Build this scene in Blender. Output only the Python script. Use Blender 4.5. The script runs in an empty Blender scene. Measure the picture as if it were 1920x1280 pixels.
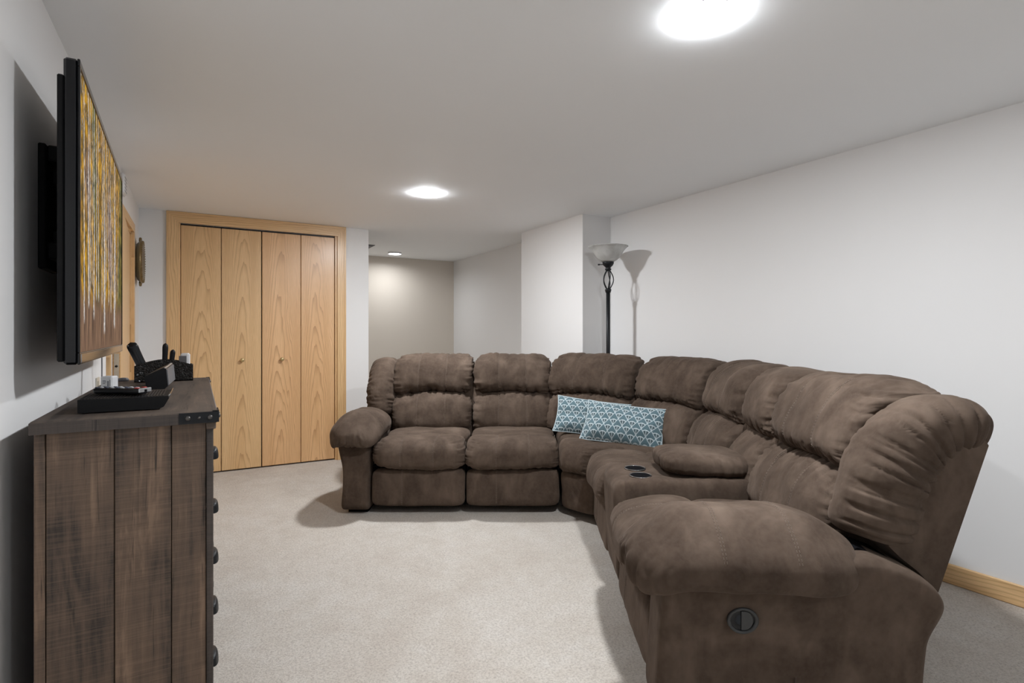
import bpy, math, random
import numpy as np
from mathutils import Vector, Matrix
from mathutils.bvhtree import BVHTree

scene = bpy.context.scene
COL = scene.collection
PI = math.pi

# ------------------------------------------------------------------ camera, light, exposure
FPX, CX, CY, CAMH = 1029.0, 960.0, 625.0, 1.154
YAW = math.atan(590.0 / FPX)
cam_data = bpy.data.cameras.new('camera')
cam = bpy.data.objects.new('camera', cam_data); COL.objects.link(cam)
cam.location = (0, 0, CAMH)
cam.rotation_euler = (PI / 2, 0, -YAW)
cam_data.sensor_width = 36.0
cam_data.lens = 36.0 * FPX / 1920.0
cam_data.shift_y = -(640.0 - CY) / 1920.0
cam_data.clip_start = 0.02
scene.camera = cam

world = bpy.data.worlds.new('world'); scene.world = world
world.use_nodes = True
world.node_tree.nodes['Background'].inputs[0].default_value = (0.9, 0.95, 1.0, 1)
world.node_tree.nodes['Background'].inputs[1].default_value = 0.5

scene.view_settings.view_transform = 'Standard'
scene.view_settings.look = 'None'
scene.view_settings.gamma = 1.0
scene.view_settings.use_curve_mapping = False
scene.view_settings.exposure = 0.16

H = 2.13
# ceiling downlights, third one unseen and added for brightness: (x, y, watts-like strength)
LAMPS = [(1.352, 1.161, 700.0), (1.389, 3.606, 640.0), (1.37, -1.29, 230.0), (2.061, 6.435, 150.0)]
LAMP_COL = (0.95, 0.985, 1.02)

# ------------------------------------------------------------------ helpers
FWD = np.array([math.sin(YAW), math.cos(YAW)])
RGT = np.array([math.cos(YAW), -math.sin(YAW)])
ORG = {}

def uv2w(u, v, z):
    u = np.asarray(u, float); v = np.asarray(v, float); z = np.asarray(z, float)
    u, v, z = np.broadcast_arrays(u, v, z)
    return np.stack([u * RGT[0] + v * FWD[0], u * RGT[1] + v * FWD[1], z], -1)

def tag(o, label=None, cat=None, group=None, kind=None):
    if label: o['label'] = label
    if cat: o['category'] = cat
    if group: o['group'] = group
    if kind: o['kind'] = kind
    return o

def empty(name, loc, label=None, cat=None, group=None, kind=None):
    o = bpy.data.objects.new(name, None); COL.objects.link(o)
    o.empty_display_size = 0.1
    o.location = loc; ORG[o.name] = np.array(loc, float)
    return tag(o, label, cat, group, kind)

def obj(name, verts, faces, mat, parent=None, smooth=False, uvs=None):
    V = np.asarray(verts, float)
    if parent is None:
        lo = V.min(0); hi = V.max(0)
        org = np.array([(lo[0] + hi[0]) / 2, (lo[1] + hi[1]) / 2, lo[2]])
    else:
        org = ORG[parent.name]
    me = bpy.data.meshes.new(name)
    me.from_pydata((V - org).tolist(), [], [tuple(int(i) for i in f) for f in faces])
    if mat is not None: me.materials.append(mat)
    if uvs is not None:
        layer = me.uv_layers.new(name='UVMap')
        li = np.empty(len(me.loops), int); me.loops.foreach_get('vertex_index', li)
        layer.data.foreach_set('uv', np.asarray(uvs, float)[li].ravel())
    if smooth:
        me.polygons.foreach_set('use_smooth', [True] * len(me.polygons))
    me.update()
    o = bpy.data.objects.new(name, me); COL.objects.link(o)
    ORG[o.name] = org
    if parent is None: o.location = org
    else: o.parent = parent
    return o

class MB:
    """collects simple solids into one mesh"""
    def __init__(s): s.v = []; s.f = []; s.n = 0
    def add(s, V, F):
        V = np.asarray(V, float); s.v.append(V)
        s.f += [tuple(i + s.n for i in f) for f in F]; s.n += len(V); return s
    def box(s, lo, hi, bev=0.0, M=None):
        lo = np.array(lo, float); hi = np.array(hi, float)
        V, F = bevel_box(lo, hi, bev)
        if M is not None: V = V @ np.array(M)[:3, :3].T + np.array(M)[:3, 3]
        return s.add(V, F)
    def tube(s, path, r, n=10, cap=True):
        V, F = tube_mesh(path, r, n, cap); return s.add(V, F)
    def lathe(s, prof, c, n=32, axis='z', closed=False):
        V, F = lathe_mesh(prof, c, n, axis, closed); return s.add(V, F)
    def prism(s, pts, fn):
        """extrude polygon pts (2-d) between t=0 and t=1; fn(p,t)->xyz"""
        k = len(pts)
        V = [fn(p, 0) for p in pts] + [fn(p, 1) for p in pts]
        F = [tuple(range(k - 1, -1, -1)), tuple(range(k, 2 * k))]
        F += [(i, (i + 1) % k, (i + 1) % k + k, i + k) for i in range(k)]
        return s.add(V, F)
    def build(s, name, mat, parent=None, smooth=False):
        return obj(name, np.concatenate(s.v), s.f, mat, parent, smooth)

def bevel_box(lo, hi, b):
    if b <= 0:
        V = [(x, y, z) for z in (lo[2], hi[2]) for y in (lo[1], hi[1]) for x in (lo[0], hi[0])]
        F = [(0, 2, 3, 1), (4, 5, 7, 6), (0, 1, 5, 4), (2, 6, 7, 3), (0, 4, 6, 2), (1, 3, 7, 5)]
        return np.array(V), F
    V = []; idx = {}
    for cz in (0, 1):
        for cy in (0, 1):
            for cx in (0, 1):
                for a in range(3):
                    p = []
                    for k, c in enumerate((cx, cy, cz)):
                        base = hi[k] if c else lo[k]
                        p.append(base if k == a else base + (-b if c else b))
                    idx[(cx, cy, cz, a)] = len(V); V.append(p)
    F = []
    def quad(a, c, order):
        F.append(tuple(idx[o] for o in order))
    for a in range(3):
        o1, o2 = [k for k in range(3) if k != a]
        for c in (0, 1):
            f = []
            for (p, q) in ((0, 0), (1, 0), (1, 1), (0, 1)):
                k = [0, 0, 0]; k[a] = c; k[o1] = p; k[o2] = q; f.append(idx[(k[0], k[1], k[2], a)])
            flip = (c == 0) != (a == 1)
            F.append(tuple(f[::-1] if flip else f))
    for a in range(3):
        o1, o2 = [k for k in range(3) if k != a]
        for p in (0, 1):
            for q in (0, 1):
                k0 = [0, 0, 0]; k0[o1] = p; k0[o2] = q; k1 = list(k0); k1[a] = 1
                f = [idx[(*k0, o1)], idx[(*k1, o1)], idx[(*k1, o2)], idx[(*k0, o2)]]
                F.append(tuple(f))
    for c in [(x, y, z) for x in (0, 1) for y in (0, 1) for z in (0, 1)]:
        F.append(tuple(idx[(*c, a)] for a in range(3)))
    V = np.array(V, float); ctr = (np.array(lo) + np.array(hi)) / 2
    G = []
    for f in F:
        P = V[list(f)]; nrm = np.cross(P[1] - P[0], P[2] - P[0])
        G.append(f if np.dot(nrm, P.mean(0) - ctr) > 0 else f[::-1])
    return V, G

def tube_mesh(path, r, n=10, cap=True):
    P = np.asarray(path, float); m = len(P)
    rr = np.broadcast_to(np.asarray(r, float), (m,))
    T = np.gradient(P, axis=0); T /= np.linalg.norm(T, axis=1)[:, None] + 1e-12
    up = np.array([0, 0, 1.0]) if abs(T[0][2]) < 0.9 else np.array([1.0, 0, 0])
    V = []
    nrm = np.cross(T[0], up); nrm /= np.linalg.norm(nrm)
    for i in range(m):
        nrm = nrm - T[i] * np.dot(nrm, T[i]); nrm /= np.linalg.norm(nrm)
        bi = np.cross(T[i], nrm)
        for k in range(n):
            a = 2 * PI * k / n
            V.append(P[i] + rr[i] * (math.cos(a) * nrm + math.sin(a) * bi))
    F = [(i * n + k, i * n + (k + 1) % n, (i + 1) * n + (k + 1) % n, (i + 1) * n + k) for i in range(m - 1) for k in range(n)]
    if cap:
        F.append(tuple(range(n - 1, -1, -1))); F.append(tuple((m - 1) * n + k for k in range(n)))
    return np.array(V), F

def lathe_mesh(prof, c, n=32, axis='z', closed=False):
    V = []
    for (r, h) in prof:
        for k in range(n):
            a = 2 * PI * k / n; x, y = r * math.cos(a), r * math.sin(a)
            p = (x, y, h) if axis == 'z' else ((h, x, y) if axis == 'x' else (x, -h, y) if axis == '-y' else (x, h, y))
            V.append(np.array(c, float) + np.array(p))
    m = len(prof)
    F = [(i * n + k, i * n + (k + 1) % n, (i + 1) * n + (k + 1) % n, (i + 1) * n + k) for i in range(m - 1) for k in range(n)]
    if closed:
        F += [((m - 1) * n + k, (m - 1) * n + (k + 1) % n, (k + 1) % n, k) for k in range(n)]
    else:
        if prof[0][0] > 1e-5: F.append(tuple(range(n - 1, -1, -1)))
        if prof[-1][0] > 1e-5: F.append(tuple((m - 1) * n + k for k in range(n)))
    return np.array(V), F

def rotz(a, c=(0, 0, 0)):
    return Matrix.Translation(c) @ Matrix.Rotation(a, 4, 'Z')

# --- value noise in numpy
def _h(i, j, k, seed):
    x = (i * 374761393 + j * 668265263 + k * 2147483647 + seed * 1274126177) & 0xFFFFFFFF
    x = ((x ^ (x >> 13)) * 1274126177) & 0xFFFFFFFF
    x = x ^ (x >> 16)
    return (x & 0xFFFF) / 65535.0
def vnoise(P, seed=0):
    P = np.asarray(P, float); I = np.floor(P).astype(np.int64); f = P - I; f = f * f * (3 - 2 * f)
    r = 0
    for a in (0, 1):
        for b in (0, 1):
            for c in (0, 1):
                w = (f[:, 0] if a else 1 - f[:, 0]) * (f[:, 1] if b else 1 - f[:, 1]) * (f[:, 2] if c else 1 - f[:, 2])
                r = r + w * _h(I[:, 0] + a, I[:, 1] + b, I[:, 2] + c, seed)
    return r * 2 - 1
def sm(a, b, x):
    t = np.clip((x - a) / (b - a), 0, 1); return t * t * (3 - 2 * t)

# ------------------------------------------------------------------ node material builder
class NM:
    def __init__(s, name):
        s.m = bpy.data.materials.new(name); s.m.use_nodes = True
        s.t = s.m.node_tree; s.t.nodes.clear()
        s.out = s.t.nodes.new('ShaderNodeOutputMaterial')
    def n(s, typ, **kw):
        nd = s.t.nodes.new(typ)
        for k, v in kw.items(): setattr(nd, k, v)
        return nd
    def put(s, sock, v):
        if hasattr(v, 'is_output') or isinstance(v, bpy.types.NodeSocket): s.t.links.new(v, sock)
        elif v is not None:
            if sock.type == 'RGBA' and len(v) == 3: v = (*v, 1)
            sock.default_value = v
    def math(s, op, a, b=None, c=None, clamp=False):
        nd = s.n('ShaderNodeMath', operation=op, use_clamp=clamp)
        s.put(nd.inputs[0], a)
        if b is not None: s.put(nd.inputs[1], b)
        if c is not None: s.put(nd.inputs[2], c)
        return nd.outputs[0]
    def coord(s, which='Object'):
        return s.n('ShaderNodeTexCoord').outputs[which]
    def mapping(s, vec, scale=(1, 1, 1), loc=(0, 0, 0), rot=(0, 0, 0)):
        nd = s.n('ShaderNodeMapping'); s.put(nd.inputs['Vector'], vec)
        nd.inputs['Location'].default_value = loc; nd.inputs['Rotation'].default_value = rot; nd.inputs['Scale'].default_value = scale
        return nd.outputs[0]
    def noise(s, vec, scale=5, detail=4, rough=0.5, dist=0.0, col=False):
        nd = s.n('ShaderNodeTexNoise'); s.put(nd.inputs['Vector'], vec)
        nd.inputs['Scale'].default_value = scale; nd.inputs['Detail'].default_value = detail
        nd.inputs['Roughness'].default_value = rough; nd.inputs['Distortion'].default_value = dist
        return nd.outputs[1 if col else 0]
    def sep(s, vec):
        nd = s.n('ShaderNodeSeparateXYZ'); s.put(nd.inputs[0], vec); return nd.outputs
    def comb(s, x, y, z=0.0):
        nd = s.n('ShaderNodeCombineXYZ'); s.put(nd.inputs[0], x); s.put(nd.inputs[1], y); s.put(nd.inputs[2], z); return nd.outputs[0]
    def ramp(s, fac, stops, interp='LINEAR'):
        nd = s.n('ShaderNodeValToRGB'); s.put(nd.inputs[0], fac); cr = nd.color_ramp; cr.interpolation = interp
        while len(cr.elements) < len(stops): cr.elements.new(0.5)
        for e, (p, c) in zip(cr.elements, stops):
            e.position = p; e.color = (*c, 1) if len(c) == 3 else c
        return nd.outputs[0]
    def mix(s, fac, a, b, blend='MIX'):
        nd = s.n('ShaderNodeMix', data_type='RGBA', blend_type=blend)
        s.put(nd.inputs[0], fac); s.put(nd.inputs[6], a); s.put(nd.inputs[7], b); return nd.outputs[2]
    def maprange(s, v, a, b, c=0.0, d=1.0, clamp=True):
        nd = s.n('ShaderNodeMapRange', clamp=clamp); s.put(nd.inputs[0], v)
        for i, x in enumerate((a, b, c, d)): s.put(nd.inputs[i + 1], x)
        return nd.outputs[0]
    def bump(s, h, strength=0.3, dist=0.01, normal=None):
        nd = s.n('ShaderNodeBump'); nd.inputs['Strength'].default_value = strength; nd.inputs['Distance'].default_value = dist
        s.put(nd.inputs['Height'], h)
        if normal is not None: s.put(nd.inputs['Normal'], normal)
        return nd.outputs[0]
    def bsdf(s, color, rough=0.5, metal=0.0, normal=None, **kw):
        b = s.n('ShaderNodeBsdfPrincipled')
        s.put(b.inputs['Base Color'], color); s.put(b.inputs['Roughness'], rough); s.put(b.inputs['Metallic'], metal)
        if normal is not None: s.put(b.inputs['Normal'], normal)
        for k, v in kw.items():
            s.put(b.inputs[k.replace('_', ' ')], v)
        s.t.links.new(b.outputs[0], s.out.inputs['Surface'])
        return s.m

def simple(name, color, rough=0.5, metal=0.0, bumpscale=None, bumpstr=0.1, **kw):
    m = NM(name); nrm = None
    co = m.coord()
    nz = m.noise(co, 40, 2)
    c = m.mix(m.maprange(nz, 0.3, 0.7, 0, 1), tuple(x * 0.94 for x in color), tuple(min(1, x * 1.06) for x in color))
    if bumpscale: nrm = m.bump(m.noise(co, bumpscale, 3), bumpstr, 0.002)
    return m.bsdf(c, rough, metal, nrm, **kw)

M = {}
def mat_wall(name, base):
    m = NM(name); co = m.coord()
    big = m.noise(co, 1.3, 2)
    c = m.mix(m.maprange(big, 0.3, 0.7), tuple(x * 0.985 for x in base), base)
    nrm = m.bump(m.noise(co, 260, 3, 0.6), 0.06, 0.002)
    return m.bsdf(c, 0.75, 0, nrm, Specular_IOR_Level=0.25)
M['wall'] = mat_wall('wall_paint', (0.785, 0.775, 0.77))
M['ceiling'] = mat_wall('ceiling_paint', (0.91, 0.925, 0.94))
M['wall_hall'] = mat_wall('hall_paint', (0.64, 0.58, 0.51))

def mat_carpet():
    m = NM('carpet'); co = m.coord()
    big = m.noise(co, 1.6, 4, 0.6); mid = m.noise(co, 9, 4, 0.65)
    fine = m.noise(co, 120, 4, 0.8); fib = m.noise(m.mapping(co, (1, 1.7, 1)), 420, 2, 0.7)
    v = m.math('ADD', m.math('MULTIPLY', big, 0.45), m.math('MULTIPLY', mid, 0.55))
    c = m.ramp(v, [(0.32, (0.55, 0.485, 0.425)), (0.5, (0.63, 0.575, 0.515)), (0.68, (0.69, 0.645, 0.595))])
    sp = m.maprange(m.math('ADD', m.math('MULTIPLY', fine, 0.6), m.math('MULTIPLY', fib, 0.4)), 0.36, 0.54)
    c = m.mix(m.math('MULTIPLY', m.math('SUBTRACT', 1.0, sp), 0.75), c, (0.24, 0.20, 0.165))
    h = m.math('ADD', m.math('MULTIPLY', fine, 1.0), m.math('MULTIPLY', mid, 0.6))
    nrm = m.bump(h, 0.75, 0.008)
    return m.bsdf(c, 0.95, 0, nrm, Sheen_Weight=0.12, Sheen_Roughness=0.6, Specular_IOR_Level=0.1)
M['carpet'] = mat_carpet()

def mat_oak(name, vertical=True, tone=0.0, cathedral=True, axis='x', seed=0.0, rough=0.38, warm=1.0):
    """oak: arched cathedral contours and fine pores; long axis z when vertical, otherwise the horizontal one"""
    m = NM(name); X, Y, Z = m.sep(m.coord())
    across = X if axis == 'x' else Y
    if vertical: a, l = across, Z
    else: a, l = Z, across
    a = m.math('ADD', a, seed)
    rnd = m.n('ShaderNodeObjectInfo').outputs['Random']
    off = m.math('MULTIPLY', rnd, 7.3)
    lw = m.math('ADD', l, off)
    warp = m.noise(m.comb(m.math('MULTIPLY', a, 5.0), m.math('MULTIPLY', lw, 0.9), off), 1.0, 3, 0.55)
    wob = m.noise(m.comb(m.math('MULTIPLY', a, 26.0), m.math('MULTIPLY', lw, 1.6), off), 1.0, 2, 0.5)
    aw = m.math('ADD', a, m.math('MULTIPLY', m.math('SUBTRACT', warp, 0.5), 0.10))
    if cathedral:
        f = m.math('ADD', m.math('MULTIPLY', lw, 1.25), m.math('MULTIPLY', m.math('MULTIPLY', aw, aw), 135.0))
        f = m.math('ADD', f, m.math('MULTIPLY', warp, 1.3))
    else:
        f = m.math('ADD', m.math('MULTIPLY', aw, 60.0), m.math('MULTIPLY', warp, 1.5))
    f = m.math('ADD', f, m.math('MULTIPLY', wob, 0.35))
    fr = m.math('FRACT', m.math('MULTIPLY', f, 3.2 if cathedral else 1.0))
    line = m.maprange(fr, 0.55, 1.0, 0.0, 1.0)
    line = m.math('POWER', line, 1.5)
    pores = m.noise(m.comb(m.math('MULTIPLY', a, 420.0), m.math('MULTIPLY', lw, 9.0), 0.0), 1.0, 2, 0.6)
    pores = m.maprange(pores, 0.42, 0.62)
    tone_n = m.noise(m.comb(m.math('MULTIPLY', a, 14.0), m.math('MULTIPLY', lw, 0.5), off), 1.0, 2)
    lite = (0.80 + tone, 0.545 + tone * .5, 0.285 + tone * .3)
    mid = (0.70 + tone, 0.45 + tone * .5, 0.22 + tone * .3)
    dark = (0.41 + tone, 0.23 + tone * .5, 0.096)
    lite, mid, dark = [(q[0], q[1] * warm, q[2] * warm) for q in (lite, mid, dark)]
    c = m.mix(m.maprange(tone_n, 0.3, 0.7), lite, mid)
    c = m.mix(m.math('MULTIPLY', line, 0.72), c, dark)
    c = m.mix(m.math('MULTIPLY', m.math('SUBTRACT', 1.0, pores), 0.25), c, dark)
    nrm = m.bump(pores, 0.10, 0.001)
    return m.bsdf(c, rough, 0, nrm, Coat_Weight=0.25, Coat_Roughness=0.25)
M['oak'] = mat_oak('oak_panel')
M['oak_red'] = mat_oak('oak_panel_warm', tone=0.0, seed=0.02, warm=0.93)
M['oak_v'] = mat_oak('oak_stile', cathedral=False)
M['oak_h'] = mat_oak('oak_rail', vertical=False, cathedral=False)
M['oak_vy'] = mat_oak('oak_stile_side', cathedral=False, axis='y')
M['oak_hy'] = mat_oak('oak_base', vertical=False, cathedral=False, axis='y', tone=0.03)
M['oak_py'] = mat_oak('oak_side_door', axis='y', tone=0.02)

def mat_suede(name='brown_suede', k=1.0):
    m = NM(name); co = m.coord()
    rnd = m.n('ShaderNodeObjectInfo').outputs['Random']
    nd = m.n('ShaderNodeVectorMath', operation='ADD'); m.put(nd.inputs[0], co)
    m.put(nd.inputs[1], m.comb(m.math('MULTIPLY', rnd, 9.0), m.math('MULTIPLY', rnd, 5.0), 0.0)); co2 = nd.outputs[0]
    a = m.noise(co2, 4.2, 3, 0.5, 0.9)
    b = m.noise(m.mapping(co2, (1.0, 1.0, 0.42)), 15, 3, 0.55, 0.6)
    d = m.noise(co2, 60, 3, 0.6)
    v = m.math('ADD', m.math('MULTIPLY', a, 0.64), m.math('MULTIPLY', b, 0.36))
    c = m.ramp(v, [(0.31, tuple(x * k for x in (0.058, 0.0385, 0.0275))), (0.46, tuple(x * k for x in (0.086, 0.0590, 0.0430))),
                   (0.54, tuple(x * k for x in (0.110, 0.0770, 0.0570))), (0.69, tuple(x * k for x in (0.165, 0.119, 0.090)))])
    c = m.mix(m.math('MULTIPLY', m.maprange(d, 0.35, 0.65), 0.16), c, tuple(x * k for x in (0.17, 0.135, 0.11)))
    h = m.math('ADD', m.math('MULTIPLY', d, 0.25), m.noise(co, 700, 2, 0.6))
    nrm = m.bump(h, 0.16, 0.0015)
    nrm = m.bump(m.noise(co2, 22, 2, 0.5, 0.4), 0.22, 0.012, nrm)
    return m.bsdf(c, 0.92, 0, nrm, Sheen_Weight=0.10, Sheen_Roughness=0.42, Sheen_Tint=(0.75, 0.60, 0.50), Specular_IOR_Level=0.12)
M['suede'] = mat_suede(k=0.79)
M['stitch'] = simple('stitch_thread', (0.16, 0.122, 0.096), 0.9)
M['black'] = simple('black_plastic', (0.007, 0.007, 0.008), 0.42, Specular_IOR_Level=0.25)
M['black_gloss'] = simple('black_gloss', (0.005, 0.0055, 0.007), 0.14, Specular_IOR_Level=0.4)
M['black_matte'] = simple('black_matte', (0.008, 0.008, 0.0085), 0.6, Specular_IOR_Level=0.15)
M['dark_gap'] = simple('gap_shade', (0.005, 0.005, 0.006), 0.9, Specular_IOR_Level=0.05)  # near-black colour holding the shade of sofa gaps and cup hollows
M['iron'] = simple('dark_iron', (0.012, 0.013, 0.015), 0.42, 0.2, Specular_IOR_Level=0.3)
M['bolt'] = simple('bolt_iron', (0.10, 0.095, 0.09), 0.35, 0.8)
M['white_plastic'] = simple('white_plastic', (0.72, 0.72, 0.73), 0.4)
M['grey_plastic'] = simple('grey_plastic', (0.16, 0.16, 0.17), 0.45)
M['ivory'] = simple('ivory_plastic', (0.62, 0.57, 0.48), 0.4)
M['bronze'] = simple('aged_bronze', (0.23, 0.17, 0.085), 0.35, 0.85, 90, 0.3)
M['brass'] = simple('brass_knob', (0.52, 0.40, 0.20), 0.38, 0.55)
M['chrome'] = simple('chrome', (0.62, 0.62, 0.62), 0.15, 1.0)
M['silver'] = simple('silver_plastic', (0.55, 0.56, 0.57), 0.25, 0.7)
M['red_key'] = simple('red_key', (0.45, 0.05, 0.04), 0.5)
M['grey_key'] = simple('grey_key', (0.35, 0.36, 0.38), 0.5)
M['blue_key'] = simple('dark_key', (0.05, 0.06, 0.09), 0.5)
M['vent_grey'] = simple('vent_grey', (0.10, 0.105, 0.11), 0.6)
M['ring_grey'] = simple('handle_ring', (0.035, 0.036, 0.036), 0.45)
M['ink'] = simple('ink', (0.04, 0.045, 0.07), 0.7)
M['smoke_grey'] = simple('smoked_plastic', (0.20, 0.20, 0.22), 0.25)

def mat_emit(name, col, strength):
    m = NM(name); e = m.n('ShaderNodeEmission'); m.put(e.inputs[0], col); e.inputs[1].default_value = strength
    m.t.links.new(e.outputs[0], m.out.inputs['Surface']); return m.m

def mat_barn(name, seed, base, dark, axis='x', horiz=False):
    m = NM(name); X, Y, Z = m.sep(m.coord())
    a, l = (X, Z) if axis == 'x' else (Y, Z)
    if horiz: a, l = (X, Y)
    rnd = m.n('ShaderNodeObjectInfo').outputs['Random']
    off = m.math('ADD', m.math('MULTIPLY', rnd, 11.0), seed)
    grain = m.noise(m.comb(m.math('MULTIPLY', a, 60.0), m.math('MULTIPLY', l, 3.0), off), 1.0, 5, 0.68, 0.4)
    patch = m.noise(m.comb(m.math('MULTIPLY', a, 13.0), m.math('MULTIPLY', l, 2.6), off), 1.0, 4, 0.6, 0.5)
    saw = m.noise(m.comb(m.math('MULTIPLY', a, 4.0), m.math('MULTIPLY', l, 330.0), off), 1.0, 2, 0.6)
    saw2 = m.noise(m.comb(m.math('MULTIPLY', a, 9.0), m.math('MULTIPLY', l, 95.0), off), 1.0, 2, 0.6)
    kn = m.n('ShaderNodeTexVoronoi'); m.put(kn.inputs['Vector'], m.comb(m.math('MULTIPLY', a, 5.0), m.math('MULTIPLY', l, 2.6), off)); kn.inputs['Scale'].default_value = 1.0
    knot = m.maprange(kn.outputs['Distance'], 0.03, 0.14, 1.0, 0.0)
    v = m.math('ADD', m.math('MULTIPLY', patch, 0.6), m.math('MULTIPLY', grain, 0.4))
    c = m.ramp(v, [(0.36, tuple(x * 0.6 for x in dark)), (0.46, tuple((x + y) / 2 for x, y in zip(base, dark))), (0.55, base), (0.66, tuple(x * 1.9 for x in base))])
    c = m.mix(m.math('MULTIPLY', m.maprange(saw, 0.45, 0.66), 0.20), c, tuple(x * 2.1 for x in base))
    c = m.mix(m.math('MULTIPLY', m.maprange(saw2, 0.54, 0.72), 0.22), c, tuple(x * 0.35 for x in base))
    crack = m.noise(m.comb(m.math('MULTIPLY', a, 70.0), m.math('MULTIPLY', l, 3.0), off), 1.0, 3, 0.7, 0.3)
    c = m.mix(m.math('MULTIPLY', m.maprange(crack, 0.62, 0.70), 0.85), c, tuple(x * 0.18 for x in base))
    c = m.mix(m.math('MULTIPLY', knot, 0.75), c, tuple(x * 0.25 for x in dark))
    nrm = m.bump(m.math('ADD', m.math('MULTIPLY', saw, 0.5), grain), 0.25, 0.002)
    return m.bsdf(c, 0.62, 0, nrm)
M['barn'] = mat_barn('rustic_plank', 0.0, (0.118, 0.076, 0.050), (0.048, 0.034, 0.026))
M['barn_top'] = mat_barn('rustic_top', 3.0, (0.085, 0.062, 0.047), (0.040, 0.031, 0.026), horiz=True)
M['barn_edge'] = mat_barn('rustic_edge', 5.0, (0.055, 0.042, 0.035), (0.035, 0.028, 0.025))
M['barn_front'] = mat_barn('rustic_front', 7.0, (0.10, 0.07, 0.05), (0.045, 0.033, 0.026), axis='y')

# ------------------------------------------------------------------ the room shell
XL, XR, YB, YH, YN = -0.395, 3.02, 5.15, 6.86, -2.4
XC = 1.397          # corner where the closet wall ends and the hall begins
T = 0.10
def struct(name, mb, mat, parent=None):
    o = mb.build(name, mat, parent)
    if parent is None: o['kind'] = 'structure'
    return o
struct('floor', MB().box((XL - 0.8, YN - T, -0.06), (XR + T, YH + T, 0.0)), M['carpet'])
struct('ceiling', MB().box((XL - 0.8, YN - T, H), (XR + T, YH + T, H + 0.08)), M['ceiling'])
struct('wall_right', MB().box((XR, YN, 0), (XR + T, YH, H)), M['wall'])
# rear wall, behind the camera, with an unseen window added to brighten the room
WX0, WX1, WZ0, WZ1 = -0.1, 2.8, 0.25, 2.0
struct('wall_rear', MB().box((XL - T, YN - T, 0), (WX0, YN, H)).box((WX1, YN - T, 0), (XR + T, YN, H)).box((WX0, YN - T, 0), (WX1, YN, WZ0)).box((WX0, YN - T, WZ1), (WX1, YN, H)), M['wall'])
wf_ = MB()
for x in (WX0, (WX0 + WX1) / 2 - 0.02, WX1 - 0.04): wf_.box((x, YN - 0.07, WZ0), (x + 0.04, YN - 0.03, WZ1))
wf_.box((WX0, YN - 0.07, WZ0), (WX1, YN - 0.03, WZ0 + 0.04)).box((WX0, YN - 0.07, WZ1 - 0.04), (WX1, YN - 0.03, WZ1))
struct('fill_window_1', wf_, M['white_plastic'])  # frame of the added window that lets in fill light
# column boxed out of the right wall beside the hall
struct('wall_column', MB().box((2.729, 3.60, 0), (XR, 4.577, H)), M['wall'])
struct('wall_hall', MB().box((0.2, YH, 0), (XR + T, YH + T, H)), M['wall_hall'])
struct('wall_hall_left', MB().box((XC - T, YB + T, 0), (XC, YH, H)), M['wall_hall'])
# closet wall with its opening
OX0, OX1, OZ = -0.130, 1.109, 2.042
wb = MB().box((XL, YB, 0), (OX0, YB + T, H)).box((OX1, YB, 0), (XC, YB + T, H)).box((OX0, YB, OZ), (OX1, YB + T, H))
struct('wall_back', wb, M['wall'])
struct('wall_closet', MB().box((XL, YB + 0.6, 0), (XC - T, YB + 0.62, H)).box((XL - T, YB, 0), (XL, YB + 0.62, H)), M['wall'])
# left wall with a doorway
DY0, DY1, DZ = 3.44, 4.595, 1.855
wl = MB().box((XL - T, YN, 0), (XL, DY0, H)).box((XL - T, DY1, 0), (XL, YB, H)).box((XL - T, DY0, DZ), (XL, DY1, H))
struct('wall_left', wl, M['wall'])
struct('wall_side_room', MB().box((XL - 0.8, DY0 - 0.3, 0), (XL - 0.75, DY1 + 0.3, H)), M['wall'])

# baseboards
def baseboard(name, lo, hi, mat):
    return struct(name, MB().box(lo, hi, 0.004), mat)
baseboard('baseboard_right', (XR - 0.013, YN, 0), (XR, 3.60, 0.092), M['oak_hy'])
baseboard('baseboard_left', (XL, YN, 0), (XL + 0.013, DY0 - 0.06, 0.092), M['oak_hy'])
baseboard('baseboard_column', (2.716, 3.587, 0), (2.729, 4.59, 0.092), M['oak_hy'])
baseboard('baseboard_back', (1.186, YB - 0.013, 0), (XC, YB, 0.092), M['oak_h'])
baseboard('baseboard_hall', (XC, YH - 0.013, 0), (XR, YH, 0.092), M['oak_h'])
baseboard('baseboard_hall_right', (XR - 0.013, 4.59, 0), (XR, YH - 0.013, 0.092), M['oak_hy'])

# ---- bifold closet door and its casing
tr = empty('trim_1', (0.48, YB, 0), kind='structure')
cw, ct = 0.079, 0.018
def casing_board(parent, pts, y0, y1, mat, depthfn=None, plane='xz', const=0):
    mb = MB()
    if plane == 'xz': mb.prism(pts, lambda p, t: (p[0], y0 if t == 0 else y1, p[1]))
    else: mb.prism(pts, lambda p, t: (y0 if t == 0 else y1, p[0], p[1]))
    return mb.build('casing_board', mat, parent)
A0, A1, AT = OX0 - 0.083, OX1 + 0.076, H - 0.002
for (y0, y1, ins) in ((YB - ct, YB, 0.0),):
    casing_board(tr, [(A0, 0), (OX0, 0), (OX0, OZ), (A0, AT)], y0, y1, M['oak_v'])
    casing_board(tr, [(OX1, 0), (A1, 0), (A1, AT), (OX1, OZ)], y0, y1, M['oak_v'])
    casing_board(tr, [(A0, AT), (OX0, OZ), (OX1, OZ), (A1, AT)], y0, y1, M['oak_h'])
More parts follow.
